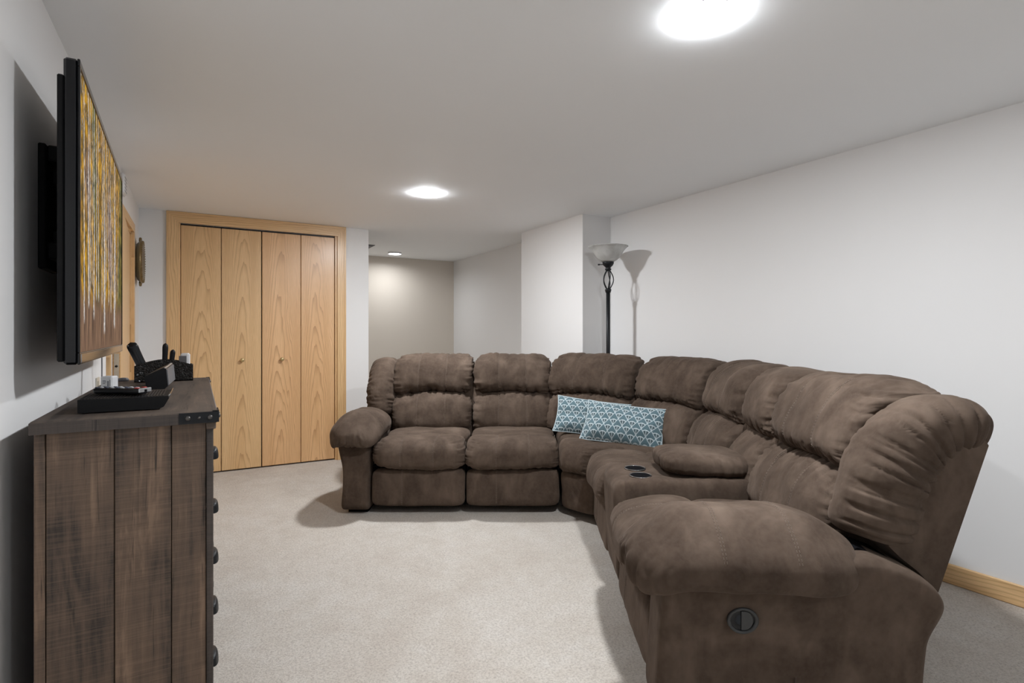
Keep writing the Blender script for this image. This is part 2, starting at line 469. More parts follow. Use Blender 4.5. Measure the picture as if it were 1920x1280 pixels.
# raised outer bead of the casing
for (pts, mt) in (([(A0, 0), (A0 + .018, 0), (A0 + .018, AT - .018), (A0, AT)], 'oak_v'),
                  ([(A1 - .018, 0), (A1, 0), (A1, AT), (A1 - .018, AT - .018)], 'oak_v'),
                  ([(A0, AT), (A0 + .018, AT - .018), (A1 - .018, AT - .018), (A1, AT)], 'oak_h')):
    mb = MB().prism(pts, lambda p, t: (p[0], YB - ct - .005 if t == 0 else YB - ct, p[1]))
    mb.build('casing_bead', M[mt], tr)
# jamb inside the opening
jm = MB().box((OX0, YB - 0.002, 0), (OX0 + 0.012, YB + T, OZ)); jm.build('jamb', M['oak_v'], tr)
jm = MB().box((OX1 - 0.018, YB - 0.002, 0), (OX1, YB + T, OZ)); jm.build('jamb', M['oak_v'], tr)
MB().box((OX0, YB + .03, OZ - 0.01), (OX1, YB + .06, OZ)).build('track', M['iron'], tr)
d1 = empty('door_1', (0.48, YB + 0.03, 0.0), kind='structure')
edges = [OX0 + 0.013, 0.173, 0.480, 0.798, OX1 - 0.020]
for i in range(4):
    x0, x1 = edges[i] + (0.0025 if i != 2 else 0.004), edges[i + 1] - (0.0025 if i != 1 else 0.004)
    p = MB().box((x0, YB + 0.012, 0.012), (x1, YB + 0.040, OZ - 0.014), 0.002).build('door_panel', M['oak' if i < 2 else 'oak_red'], d1)
    # centre each panel's own coordinates so the grain arches sit on the panel
    me = p.data; c = (x0 + x1) / 2 - ORG[d1.name][0]
    for v in me.vertices: v.co.x -= c
    p.location.x = c; ORG[p.name] = ORG[d1.name] + np.array([c, 0, 0])
    if i in (1, 2):
        kx = 0.329 if i == 1 else 0.640
        prof = [(0.006, 0.0), (0.0065, 0.012), (0.014, 0.018), (0.0165, 0.024), (0.0155, 0.030), (0.010, 0.034), (0.0, 0.035)]
        V, F = lathe_mesh(prof, (kx, YB + 0.012, 0.930), 24, '-y')
        kb = obj('knob', V, [f[::-1] for f in F], M['brass'], p, True); kb['label'] = 'round turned knob'

# ---- left wall door (ajar) and casing
tr2 = empty('trim_2', (XL, 4.0, 0), kind='structure')
c2 = 0.060
for (pts, mt) in (([(DY0 - c2, 0), (DY0, 0), (DY0, DZ), (DY0 - c2, DZ + c2)], 'oak_vy'),
                  ([(DY1, 0), (DY1 + c2, 0), (DY1 + c2, DZ + c2), (DY1, DZ)], 'oak_vy'),
                  ([(DY0 - c2, DZ + c2), (DY0, DZ), (DY1, DZ), (DY1 + c2, DZ + c2)], 'oak_hy')):
    casing_board(tr2, pts, XL, XL + 0.016, M[mt], plane='yz')
MB().box((XL - T, DY1 - 0.015, 0), (XL, DY1, DZ)).build('jamb', M['oak_vy'], tr2)
MB().box((XL - T, DY0, 0), (XL, DY0 + 0.015, DZ)).build('jamb', M['oak_vy'], tr2)
MB().box((XL - T, DY0, DZ - 0.015), (XL, DY1, DZ)).build('jamb', M['oak_hy'], tr2)
d2 = empty('door_2', (XL - 0.02, DY1 - 0.03, 0.0), kind='structure')
Md = Matrix.Translation((XL - 0.025, DY1 - 0.02, 0)) @ Matrix.Rotation(math.radians(3.0), 4, 'Z')
Lg = DY1 - DY0 - 0.05
MB().box((-0.018, -Lg, 0.012), (0.018, 0, DZ - 0.02), 0.002, Md).build('door_slab', M['oak_py'], d2)
pl = MB().box((-0.011, -Lg - 0.0015, 0.86), (0.011, -Lg + 0.001, 1.05), 0, Md).build('latch_plate', M['ivory'], d2)
for zz in (0.985, 0.925):
    V, F = lathe_mesh([(0.0065, 0.0), (0.006, 0.003), (0.0, 0.0032)], (0, -Lg - 0.0012, zz), 12, '-y')
    V = V @ np.array(Md)[:3, :3].T + np.array(Md)[:3, 3]
    obj('screw', V, [f[::-1] for f in F], M['iron'], pl, True)

# ------------------------------------------------------------------ ceiling downlights
names = ['round recessed ceiling light nearest the camera, above the near end of the sofa',
         'round recessed ceiling light in the middle of the ceiling, in front of the closet',
         'unseen round ceiling light added behind the camera as fill',
         'small bright recessed ceiling light at the far end in the hallway']
for i, (x, y, w) in enumerate(LAMPS):
    r = empty('ceiling_light', (x, y, H - 0.012), names[i], 'ceiling light', 'recessed ceiling lights')
    V, F = lathe_mesh([(0.0741, H - (0.0012 if i < 3 else 0.022)), (0.079, H - (0.0012 if i < 3 else 0.021)), (0.080, H - 0.0005), (0.080, H + 0.001), (0.0741, H + 0.001)], (x, y, 0), 48, 'z', True)
    obj('trim_ring', V, [f[::-1] for f in F], M['white_plastic'], r, True)
    V, F = lathe_mesh([(0.074, H - 0.001), (0.074, H - (0.0045 if i < 3 else 0.002)), (0.066, H - (0.0070 if i < 3 else 0.003)), (0.0, H - (0.0080 if i < 3 else 0.003))], (x, y, 0), 40, 'z')
    obj('lens', V, F, mat_emit('lens_glow_%d' % i, LAMP_COL, w), r, True)

# hallway ceiling vent
vt = empty('ceiling_vent', (1.555, 6.15, H - 0.008), 'grey metal air vent on the hallway ceiling beside the wall corner', 'vent')
MB().box((1.41, 6.0, H - 0.006), (1.70, 6.30, H - 0.0005)).build('frame', M['vent_grey'], vt)
for k in range(7):
    yy = 6.03 + k * 0.038
    MB().box((1.425, yy, H - 0.012), (1.685, yy + 0.02, H - 0.006)).build('slat', M['grey_plastic'], vt)

# ------------------------------------------------------------------ the sectional sofa
_cg = {}
def cube_grid(nx, ny, nz):
    key = (nx, ny, nz)
    if key in _cg: return _cg[key]
    ax = [np.linspace(-1, 1, n + 1) for n in key]
    # densify toward the ends a little, where puckers sit
    Vs = []; Fs = []; base = 0
    for a in range(3):
        o1, o2 = [(1, 2), (2, 0), (0, 1)][a]
        g1, g2 = np.meshgrid(np.arange(key[o1] + 1), np.arange(key[o2] + 1), indexing='ij')
        n1, n2 = key[o1] + 1, key[o2] + 1
        for sgn in (0, 1):
            I = np.zeros((n1 * n2, 3), int)
            I[:, a] = sgn * key[a]; I[:, o1] = g1.ravel(); I[:, o2] = g2.ravel()
            Vs.append(I)
            i, j = np.meshgrid(np.arange(n1 - 1), np.arange(n2 - 1), indexing='ij'); i = i.ravel(); j = j.ravel()
            q = np.stack([i * n2 + j, (i + 1) * n2 + j, (i + 1) * n2 + j + 1, i * n2 + j + 1], 1) + base
            if sgn == 0: q = q[:, ::-1]
            Fs.append(q); base += n1 * n2
    I = np.concatenate(Vs); F = np.concatenate(Fs)
    U, inv = np.unique(I, axis=0, return_inverse=True)
    F = np.asarray(inv).ravel()[F]
    Q = np.stack([ax[k][U[:, k]] for k in range(3)], 1)
    _cg[key] = (Q, F, U)
    return _cg[key]

def vnormals(V, F):
    n = np.cross(V[F[:, 2]] - V[F[:, 0]], V[F[:, 3]] - V[F[:, 1]])
    N = np.zeros_like(V)
    for k in range(4): np.add.at(N, F[:, k], n)
    return N / (np.linalg.norm(N, axis=1)[:, None] + 1e-12)

class Frame:
    def __init__(s, O, W, B): s.O = np.array(O, float); s.W = np.array(W, float); s.B = np.array(B, float)
    def w(s, w, b, z):
        w = np.asarray(w, float); b = np.asarray(b, float)
        u = s.O[0] + w * s.W[0] + b * s.B[0]; v = s.O[1] + w * s.W[1] + b * s.B[1]
        return uv2w(u, v, z)

def squash(Q, e1, e2, ax=0):
    """superellipsoid: axis ax sharp by e2, the other two round by e1"""
    o1, o2 = [k for k in range(3) if k != ax]
    A = np.abs(Q) + 1e-9
    t = ((A[:, o1] ** e1 + A[:, o2] ** e1) ** (e2 / e1) + A[:, ax] ** e2) ** (-1 / e2)
    return Q * t[:, None]

def pucker(Q, P, axis, sign, freq, amp, decay, other, seed):
    d = 1 - sign * Q[:, axis]
    c = P[:, other]
    n = vnoise(np.stack([c * freq, d * 0.5 + seed * 3.1, np.full_like(c, seed * 7.7)], 1), seed)
    n2 = vnoise(np.stack([c * freq * 0.45, d * 0.8, np.full_like(c, seed * 5.3)], 1), seed + 5)
    reach = decay * (1.0 + 0.7 * n2)
    return -amp * np.exp(-(d / reach) ** 2) * np.clip(1 - np.abs(n) * 2.4, 0, 1) ** 1.4

def cushion(name, parent, fr, warp, n=(56, 28, 36), e1=2.6, e2=5.0, ax=0, seams=(), pk=(), lump=0.006, lscale=7.0, seed=1, mat=None, wrinkle=None):
    Q, F, U = cube_grid(*n)
    P = squash(Q, e1, e2, ax)
    w, b, z = warp(P[:, 0], P[:, 1], P[:, 2])
    V = fr.w(w, b, z)
    N = vnormals(V, F)
    d = 1.3 * lump * vnoise(V * lscale + seed * 13.7, seed) + lump * 0.5 * vnoise(V * lscale * 2.3 + seed * 5.1, seed + 3)
    for (axis, sign, freq, amp, decay, other) in pk:
        d = d + pucker(Q, P, axis, sign, freq, amp, decay, other, seed + axis * 3 + (2 if sign > 0 else 1))
    for xs in seams:
        d = d - 0.005 * np.exp(-((P[:, ax] - xs) / 0.035) ** 2)
    if wrinkle is not None: d = d + wrinkle(P, V)
    V = V + N * d[:, None]
    o = obj(name, V, F, mat or M['suede'], parent, True)
    o_data = dict(V=V, F=F, warp=warp, fr=fr, e1=e1, e2=e2, ax=ax)
    return o, o_data

def stitch(parent, data, xs, a0, a1, gap=0.006, step=0.011, r=0.0009, axis=0):
    """two rows of thread dashes along the column at x=xs, from angle a0 to a1 (0 = back, 90 = top, 180 = front)"""
    e1, e2, ax = data['e1'], data['e2'], data['ax']
    o1, o2 = [k for k in range(3) if k != ax]
    th = np.radians(np.linspace(a0, a1, 48)); rho = (1 - abs(xs) ** e2) ** (1 / e2)
    den = (np.abs(np.cos(th)) ** e1 + np.abs(np.sin(th)) ** e1) ** (1 / e1)
    P = np.zeros((len(th), 3)); P[:, ax] = xs; P[:, o1] = rho * np.cos(th) / den; P[:, o2] = rho * np.sin(th) / den
    V0 = data['fr'].w(*data['warp'](P[:, 0], P[:, 1], P[:, 2]))
    if 'bvh' not in data: data['bvh'] = BVHTree.FromPolygons(data['V'].tolist(), data['F'].tolist())
    hit = [data['bvh'].find_nearest(Vector(p)) for p in V0]
    V = np.array([h[0] for h in hit]); N = np.array([h[1] for h in hit])
    keep = np.concatenate([[True], np.linalg.norm(np.diff(V, axis=0), axis=1) > 1e-5]); V = V[keep]; N = N[keep]
    T = np.gradient(V, axis=0); L = np.concatenate([[0], np.cumsum(np.linalg.norm(np.diff(V, axis=0), axis=1))])
    T /= np.linalg.norm(T, axis=1)[:, None]; S = np.cross(T, N)
    mb = MB()
    for side in (-1, 1):
        Pl = V + S * side * gap * 0.5 + N * 0.0008
        t = step * 0.3
        while t + step * 0.62 < L[-1]:
            p0 = np.array([np.interp(t, L, Pl[:, i]) for i in range(3)]); p1 = np.array([np.interp(t + step * 0.62, L, Pl[:, i]) for i in range(3)])
            mb.tube([p0, p1], r, 4); t += step
    st = mb.build('stitching', M['stitch'], parent)
    return st

SO = uv2w(0.55, 3.2, 0.0)
sofa = empty('sectional_sofa', tuple(SO), 'brown microsuede corner sectional sofa with recliner seats and a console', 'sofa')

FL = Frame((0, 3.50), (1, 0), (0, 1))
FR = Frame((0.3834, 0.0), (-0.035, -1.0), (1.0, -0.035))

def seat_parts(fr, w0, w1, seed, near=False, seat=True, foot=True, back=True, stitches=True):
    wc, hw = (w0 + w1) / 2, (w1 - w0) / 2
    s = 1.4 if near else 1.0
    n1 = (int(52 * s), int(30 * s), int(26 * s))
    sx = (-0.346, 0.346)
    if foot:
        def wf(x, y, z): return wc + x * (hw - 0.004), 0.045 + y * 0.055 + 0.008 * z, 0.170 + z * 0.118
        o, d = cushion('footrest', sofa, fr, wf, (int(44 * s), 12, 26), 5.5, 9, 0, pk=[(2, 1, 9, 0.004, 0.25, 0)], lump=0.003, seed=seed)
        if stitches: stitch(o, d, sx[0], 120, 225)
    if seat:
        def wf(x, y, z):
            zz = 0.380 + z * 0.094 - 0.010 * (1 - x * x) * (z < 0) + 0.006 * (1 - x ** 4) * np.clip(z, 0, 1)
            return wc + x * (hw - 0.002), 0.125 + y * 0.175 + 0.02 * z - 0.012 * (1 - x * x) * (y < 0), zz
        o, d = cushion('seat_cushion', sofa, fr, wf, n1, 2.7, 6.5, 0, seams=sx, seed=seed + 1,
                       pk=[(0, -1, 14, 0.010, 0.10, 2), (0, 1, 14, 0.010, 0.10, 2), (2, -1, 16, 0.006, 0.3, 0)], lump=0.007)
        if stitches:
            for q in sx: stitch(o, d, q, 60, 215)
        def wf(x, y, z):
            return wc + x * (hw - 0.006) * (1 - 0.05 * np.clip(-y, 0, 1)), 0.44 + y * 0.20, 0.385 + z * 0.078 - 0.012 * y * 0 + 0.008 * (1 - x * x) * np.clip(z, 0, 1)
        o, d = cushion('seat_deck', sofa, fr, wf, (int(40 * s), 20, 14), 4, 6, 0, seed=seed + 2,
                       pk=[(1, -1, 9, 0.006, 0.2, 0)], lump=0.005)
    if back:
        def wf(x, y, z):
            zz = 0.560 + z * 0.150 + 0.022 * (1 - x * x) * np.clip(z, 0, 1)
            return wc + x * (hw - 0.003), 0.715 + y * 0.175 + 0.045 * z - 0.018 * (1 - x * x) * (y < 0), zz
        o, d = cushion('lumbar_cushion', sofa, fr, wf, n1, 2.7, 10, 0, seams=sx, seed=seed + 3,
                       pk=[(0, -1, 15, 0.010, 0.14, 2), (0, 1, 15, 0.010, 0.14, 2), (2, 1, 20, 0.012, 0.35, 0), (2, -1, 9, 0.008, 0.4, 0)], lump=0.008)
        if stitches:
            for q in sx: stitch(o, d, q, 110, 215)
        def wf(x, y, z):
            zz = 0.836 + z * 0.166 + 0.034 * (1 - x * x) * np.clip(-z, 0, 1) - 0.012 * x ** 4 * np.clip(z, 0, 1)
            return wc + x * (hw - 0.002), 0.795 + y * 0.165 + 0.058 * z - 0.014 * (1 - x * x) * (y < 0), zz
        o, d = cushion('headrest_cushion', sofa, fr, wf, n1, 2.6, 9, 0, seams=sx, seed=seed + 4,
                       pk=[(0, -1, 12, 0.013, 0.16, 2), (0, 1, 12, 0.013, 0.16, 2), (2, -1, 18, 0.014, 0.4, 0), (2, 1, 7, 0.006, 0.3, 0)], lump=0.009)
        if stitches:
            for q in sx: stitch(o, d, q, 70, 220)
        # rear shell of the back
        P = [(0.60, 0.40), (0.775, 0.385), (0.930, 0.890), (0.90, 0.93), (0.72, 0.88)]
        MB().prism(P, lambda p, t: fr.w(w0 + 0.002 if t == 0 else w1 - 0.002, p[0], p[1])).build('back_shell', M['suede'], sofa)
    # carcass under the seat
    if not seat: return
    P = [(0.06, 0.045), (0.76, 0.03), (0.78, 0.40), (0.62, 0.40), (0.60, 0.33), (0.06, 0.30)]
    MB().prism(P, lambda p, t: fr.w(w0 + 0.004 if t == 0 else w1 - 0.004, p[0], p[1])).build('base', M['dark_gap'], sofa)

# left sofa: two recliner seats
seat_parts(FL, -0.900, -0.298, 10)
seat_parts(FL, -0.298, 0.306, 20)
# right run, w = -v
seat_parts(FR, -3.305, -2.725, 30)
seat_parts(FR, -2.375, -1.765, 40, near=True)

# console between the two right-hand seats
def console():
    w0, w1 = -2.722, -2.378; wc, hw = (w0 + w1) / 2, (w1 - w0) / 2
    def wf(x, y, z): return wc + x * hw, 0.325 + y * 0.345 - 0.015 * z * (y < 0), 0.275 + z * 0.245
    o, d = cushion('console_body', sofa, FR, wf, (30, 50, 40), 9, 14, 0, lump=0.004, seed=51)
    con = o
    for wv in (-2.455, -2.585):
        c = FR.w(wv, 0.105, 0.519)
        prof = [(0.036, -0.045), (0.041, -0.002), (0.0425, 0.0025), (0.047, 0.003), (0.049, 0.001), (0.049, -0.004)]
        V, F = lathe_mesh(prof, (0, 0, 0), 32); ho = obj('cup_holder', V + c, F, M['black_gloss'], con, True)
        ho['label'] = 'black glossy cup holder with chrome rim'
        V, F = lathe_mesh([(0.0470, 0.003), (0.0485, 0.0045), (0.050, 0.003), (0.0485, 0.0015)], c, 40, 'z', True)
        obj('cup_rim', V, F, M['chrome'], con, True)
        V, F = lathe_mesh([(0.0, 0.0025), (0.043, 0.0026)], c, 32); obj('cup_shade_disc', V, [f[::-1] for f in F][:-1] + [F[-1]], M['dark_gap'], con, True)  # flat black disc, the shade of the cup hollow put into its colour
    def wf(x, y, z):
        return wc - 0.005 + x * 0.160, 0.395 + y * 0.200, 0.566 + z * 0.052 + 0.008 * (1 - x * x) * (z > 0) - 0.006 * y
    o, d = cushion('console_lid', sofa, FR, wf, (44, 44, 18), 5.0, 3.2, 2, seed=52, pk=[(0, 1, 10, 0.006, 0.15, 1), (1, -1, 10, 0.006, 0.15, 0)], lump=0.006)
    # back cushions above the console
    def wf(x, y, z):
        return wc + x * (hw - .003), 0.715 + y * 0.165 + 0.045 * z, 0.565 + z * 0.145 + 0.01 * (1 - x * x) * np.clip(z, 0, 1)
    cushion('lumbar_cushion', sofa, FR, wf, (40, 30, 30), 2.6, 5, 0, seed=53, pk=[(0, 1, 15, 0.010, 0.2, 2), (2, 1, 12, 0.010, 0.4, 0), (0, -1, 15, 0.008, 0.2, 2)], lump=0.008)
    def wf(x, y, z):
        return wc + x * (hw - .003), 0.795 + y * 0.165 + 0.058 * z, 0.836 + z * 0.166 + 0.02 * (1 - x * x) * np.clip(-z, 0, 1)
    cushion('headrest_cushion', sofa, FR, wf, (40, 34, 34), 2.5, 4.5, 0, seed=54, pk=[(0, 1, 12, 0.012, 0.25, 2), (2, -1, 12, 0.012, 0.4, 0), (0, -1, 12, 0.012, 0.25, 2)], lump=0.009)
    P = [(0.60, 0.40), (0.775, 0.385), (0.930, 0.890), (0.90, 0.93), (0.72, 0.88)]
    MB().prism(P, lambda p, t: FR.w(w0 if t == 0 else w1, p[0], p[1])).build('back_shell', M['suede'], sofa)
console()

# corner wedge
P0, P1, P2 = np.array([0.280, 4.180]), np.array([0.865, 3.845]), np.array([1.155, 3.305])
def wedge():
    for i, (a, b) in enumerate(((P0, P1), (P1, P2))):
        W = (b - a) / np.linalg.norm(b - a); B = np.array([-W[1], W[0]])
        fr = Frame(a - B * 0.67, W, B); L = np.linalg.norm(b - a)
        seat_parts(fr, 0.0, L, 60 + 10 * i, seat=False, foot=False, back=True, stitches=(i == 0))
    fa, fb = np.array([0.310, 3.475]), np.array([0.470, 3.310])
    mid = (fa + fb) / 2; W = (fb - fa) / np.linalg.norm(fb - fa); B = np.array([-W[1], W[0]])
    fr = Frame(mid, W, B)
    def wf(x, y, z):
        t = (y + 1) / 2
        b = 0.10 + y * 0.145
        hw = 0.128 + 0.92 * np.clip(b, -0.02, 1)
        return x * hw, b + 0.015 * z, 0.372 + z * 0.100
    o, d = cushion('seat_cushion', sofa, fr, wf, (36, 30, 28), 2.6, 5, 0, seed=81, pk=[(0, 1, 14, 0.009, 0.2, 2), (2, -1, 10, 0.008, 0.4, 0)], lump=0.007)
    def wf(x, y, z):
        t = (y + 1) / 2
        b = 0.50 + y * 0.34
        hw = np.minimum(0.13 + 0.95 * b, 0.62)
        return x * hw, b, 0.375 + z * 0.085 + 0.008 * (1 - x * x) * (z > 0)
    cushion('seat_deck', sofa, fr, wf, (44, 40, 16), 5, 6, 0, seed=82, lump=0.006)
    def wf(x, y, z): return x * (0.122 + 0.03 * (y + 1)), 0.060 + y * 0.055, 0.165 + z * 0.118
    cushion('front_panel', sofa, fr, wf, (24, 12, 24), 6, 8, 0, seed=83, lump=0.004)
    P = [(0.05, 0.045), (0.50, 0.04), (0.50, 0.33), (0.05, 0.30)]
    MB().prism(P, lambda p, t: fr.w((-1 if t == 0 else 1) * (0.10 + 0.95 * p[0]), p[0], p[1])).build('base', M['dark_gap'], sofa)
wedge()

def arm_outer(z):
    return 0.178 + 0.044 * sm(0.0, 1.0, z) + 0.008 * sm(-0.3, -1, z)

def arm(fr, w_in, sg, near, seed):
    """sg: direction (in w) pointing outwards"""
    k = 1.6 if near else 1.0
    # padded top
    def wf(x, y, z):
        xo = x * sg
        zz = 0.552 + z * 0.092 - 0.055 * sm(0.15, 1.0, xo) - (0.018 + 0.035 * sm(0.2, -0.8, y)) * sm(0.2, 1, -xo)
        zz = zz - 0.060 * sm(-0.45, -1.0, y) - 0.045 * sm(0.25, 1.0, y)
        wid = 0.172 - 0.015 * sm(0.2, 1, y)
        return w_in + sg * 0.115 + x * wid, 0.225 + y * 0.335, zz
    n = (int(40 * k), int(60 * k), int(26 * k))
    def wr(Q, V):
        # gathers fanning around the front end
        f = sm(-0.55, -1.0, Q[:, 1]) * sm(0.75, 0.0, Q[:, 2]); c = Q[:, 0] * 10
        nn = vnoise(np.stack([c, Q[:, 1] * 2.0, Q[:, 2] * 1.2], 1), seed + 9)
        return -0.013 * f * np.clip(1 - np.abs(nn) * 2.4, 0, 1) ** 1.3
    o, d = cushion('armrest', sofa, fr, wf, n, 2.5, 3.0, 1, seed=seed, lump=0.006, wrinkle=wr)
    for ys in (-0.25, 0.35): stitch(o, d, ys, 20 if sg > 0 else 60, 120 if sg > 0 else 160, axis=1, gap=0.008)
    # upholstered side under the pad
    def wf(x, y, z):
        xo = (x * sg + 1) / 2                        # 0 inside, 1 outside
        w = w_in + sg * (0.006 + xo * arm_outer(z))
        b = 0.368 + y * 0.380 + 0.03 * z * (y > 0) + 0.012 * z * (y < 0)
        top = 0.525 - 0.035 * sm(0.45, 0.8, y) - 0.075 * np.clip((y - 0.72) / 0.28, 0, 1) ** 1.5
        zz = np.where(z > 0, 0.26 + z * (top - 0.26), 0.26 + z * 0.24)
        return w, b, zz
    o, d = cushion('arm_side', sofa, fr, wf, (16, int(50 * k), int(34 * k)), 14, 12, 2, seed=seed + 1, lump=0.0025)
    # wing: padded end of the back
    t = np.linspace(0, 1, 60)
    pb = np.interp(t, [0, .2, .4, .6, .75, .88, 1], [0.635, 0.650, 0.675, 0.735, 0.80, 0.875, 0.945])
    pz = np.interp(t, [0, .2, .4, .6, .75, .88, 1], [0.545, 0.630, 0.725, 0.825, 0.872, 0.885, 0.862])
    for _ in range(6):
        pb[1:-1] = (pb[:-2] + 2 * pb[1:-1] + pb[2:]) / 4; pz[1:-1] = (pz[:-2] + 2 * pz[1:-1] + pz[2:]) / 4
    def wf(x, y, z):
        tt = (z + 1) / 2
        cb = np.interp(tt, t, pb); cz = np.interp(tt, t, pz)
        db = np.interp(tt, t, np.gradient(pb)); dz = np.interp(tt, t, np.gradient(pz)); L = np.hypot(db, dz)
        nb, nz = -dz / L, db / L                     # points to the front/top
        rr = 0.113 - 0.030 * sm(0.5, 1.0, tt)
        return w_in + sg * 0.085 + x * 0.108, cb - y * rr * nb, cz - y * rr * nz
    o, d = cushion('back_wing', sofa, fr, wf, (int(28 * k), int(28 * k), int(60 * k)), 2.4, 7.0, 2, seed=seed + 2, lump=0.006,
                   pk=[(0, sg, 15, 0.010, 0.75, 2), (0, -sg, 20, 0.010, 0.4, 2)])
    P = [(0.64, 0.545), (0.67, 0.515), (0.72, 0.475), (0.778, 0.415), (0.918, 0.835), (0.89, 0.88), (0.76, 0.80), (0.66, 0.66)]
    MB().prism(P, lambda p, t: fr.w(w_in if t == 0 else w_in + sg * 0.168, p[0], p[1])).build('back_shell', M['suede'], sofa)
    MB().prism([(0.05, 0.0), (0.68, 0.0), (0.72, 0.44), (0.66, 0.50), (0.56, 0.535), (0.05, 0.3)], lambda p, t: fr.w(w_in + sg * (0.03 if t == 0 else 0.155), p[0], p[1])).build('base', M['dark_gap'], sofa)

arm(FL, -0.902, -1, False, 91)
arm(FR, -1.762, 1, True, 95)

# recliner release handle on the near arm
def release():
    wv = -1.762 + 0.006 + 0.178 + 0.044 * 0.28 + 0.0015
    c = FR.w(wv, 0.215, 0.342)
    out = np.array([*(RGT * FR.W[0] + FWD * FR.W[1]), 0.0]); side = np.array([*(RGT * FR.B[0] + FWD * FR.B[1]), 0.0]); up = np.array([0, 0, 1.0])
    def el(prof, sx, sz, name, mat, par, n=40, closed=False):
        V = []; 
        for (r, h) in prof:
            for k in range(n):
                a = 2 * PI * k / n; V.append(c + side * r * sx * math.cos(a) + up * r * sz * math.sin(a) + out * h)
        m = len(prof)
        F = [(i * n + k, i * n + (k + 1) % n, (i + 1) * n + (k + 1) % n, (i + 1) * n + k) for i in range(m - 1) for k in range(n)]
        if not closed: F.append(tuple((m - 1) * n + k for k in range(n)))
        else: F += [((m - 1) * n + k, (m - 1) * n + (k + 1) % n, (k + 1) % n, k) for k in range(n)]
        return obj(name, V, F, mat, par, True)
    r = el([(1.0, 0.000), (1.0, 0.006), (0.95, 0.009), (0.80, 0.007), (0.76, 0.002), (0.76, 0.0)], 0.044, 0.037, 'release_handle', M['ring_grey'], sofa, closed=True)
    r['label'] = 'black oval recliner release handle'
    el([(0.78, 0.0012), (0.0, 0.0012)], 0.044, 0.037, 'handle_well', M['black_gloss'], r)
    V = []; n = 16
    pts = [(-0.004, -0.026), (-0.004, 0.026)] + [(0.004 + 0.024 * math.cos(a), 0.026 * math.sin(a)) for a in np.linspace(PI / 2, -PI / 2, n)]
    MB().prism(pts, lambda p, t: c + side * p[0] + up * p[1] + out * (0.001 if t == 0 else 0.005)).build('handle_lever', M['ring_grey'], r)
release()

# ------------------------------------------------------------------ throw pillows
def mat_fan():
    m = NM('fan_print'); U, V, _ = m.sep(m.coord('UV'))
    S = 0.060                                         # cell size in metres
    x = m.math('DIVIDE', U, S); y = m.math('DIVIDE', V, S * 1.35)
    def lattice(ox, oy):
        lx = m.math('SUBTRACT', m.math('FRACT', m.math('ADD', x, ox + 100.5)), 0.5)
        ly = m.math('FRACT', m.math('ADD', y, oy + 100.0))
        r = m.math('SQRT', m.math('ADD', m.math('MULTIPLY', lx, lx), m.math('MULTIPLY', m.math('MULTIPLY', ly, ly), 1.25)))
        inside = m.math('LESS_THAN', r, 0.52)
        ring = m.math('LESS_THAN', m.math('ABSOLUTE', m.math('SUBTRACT', r, 0.50)), 0.045)
        ang = m.math('ARCTAN2', lx, ly)
        spoke = m.math('LESS_THAN', m.math('ABSOLUTE', m.math('SUBTRACT', m.math('FRACT', m.math('ADD', m.math('MULTIPLY', ang, 4.4), 20.5)), 0.5)), 0.17)
        spine = m.math('LESS_THAN', m.math('ABSOLUTE', lx), 0.035)
        diag = m.math('MULTIPLY', m.math('LESS_THAN', m.math('ABSOLUTE', m.math('SUBTRACT', m.math('ABSOLUTE', lx), ly)), 0.05), m.math('LESS_THAN', ly, 0.55))
        cone = m.math('LESS_THAN', m.math('ABSOLUTE', lx), m.math('MULTIPLY', ly, 0.98))
        return r, inside, ring, spoke, spine, diag, cone
    a = lattice(0.0, 0.0); b = lattice(0.5, 0.5)
    mott = m.noise(m.coord('UV'), 420, 3, 0.7); soft = m.noise(m.coord('UV'), 60, 2)
    base = m.ramp(mott, [(0.38, (0.030, 0.060, 0.075)), (0.52, (0.10, 0.17, 0.20)), (0.66, (0.28, 0.37, 0.40))])
    fan = m.ramp(mott, [(0.35, (0.015, 0.032, 0.040)), (0.6, (0.045, 0.08, 0.09)), (0.75, (0.12, 0.17, 0.19))])
    white = (0.58, 0.66, 0.69)
    c = base
    for L in (a, b):
        r, inside, ring, spoke, spine, diag, cone = L
        f = m.math('MULTIPLY', inside, cone)
        c = m.mix(m.math('MULTIPLY', f, 0.9), c, fan)
        c = m.mix(m.math('MULTIPLY', m.math('MULTIPLY', f, spoke), 0.35), c, (0.32, 0.40, 0.42))
        c = m.mix(m.math('MULTIPLY', m.math('MULTIPLY', f, spine), 0.7), c, white)
        c = m.mix(m.math('MULTIPLY', m.math('MULTIPLY', ring, cone), 0.75), c, white)
        c = m.mix(m.math('MULTIPLY', diag, 0.7), c, white)
    nrm = m.bump(m.noise(m.coord('UV'), 900, 2), 0.25, 0.002)
    return m.bsdf(c, 0.85, 0, nrm, Sheen_Weight=0.1, Specular_IOR_Level=0.15)
M['fan'] = mat_fan()
M['piping'] = simple('pillow_piping', (0.45, 0.53, 0.56), 0.8, 0, 500, 0.3)

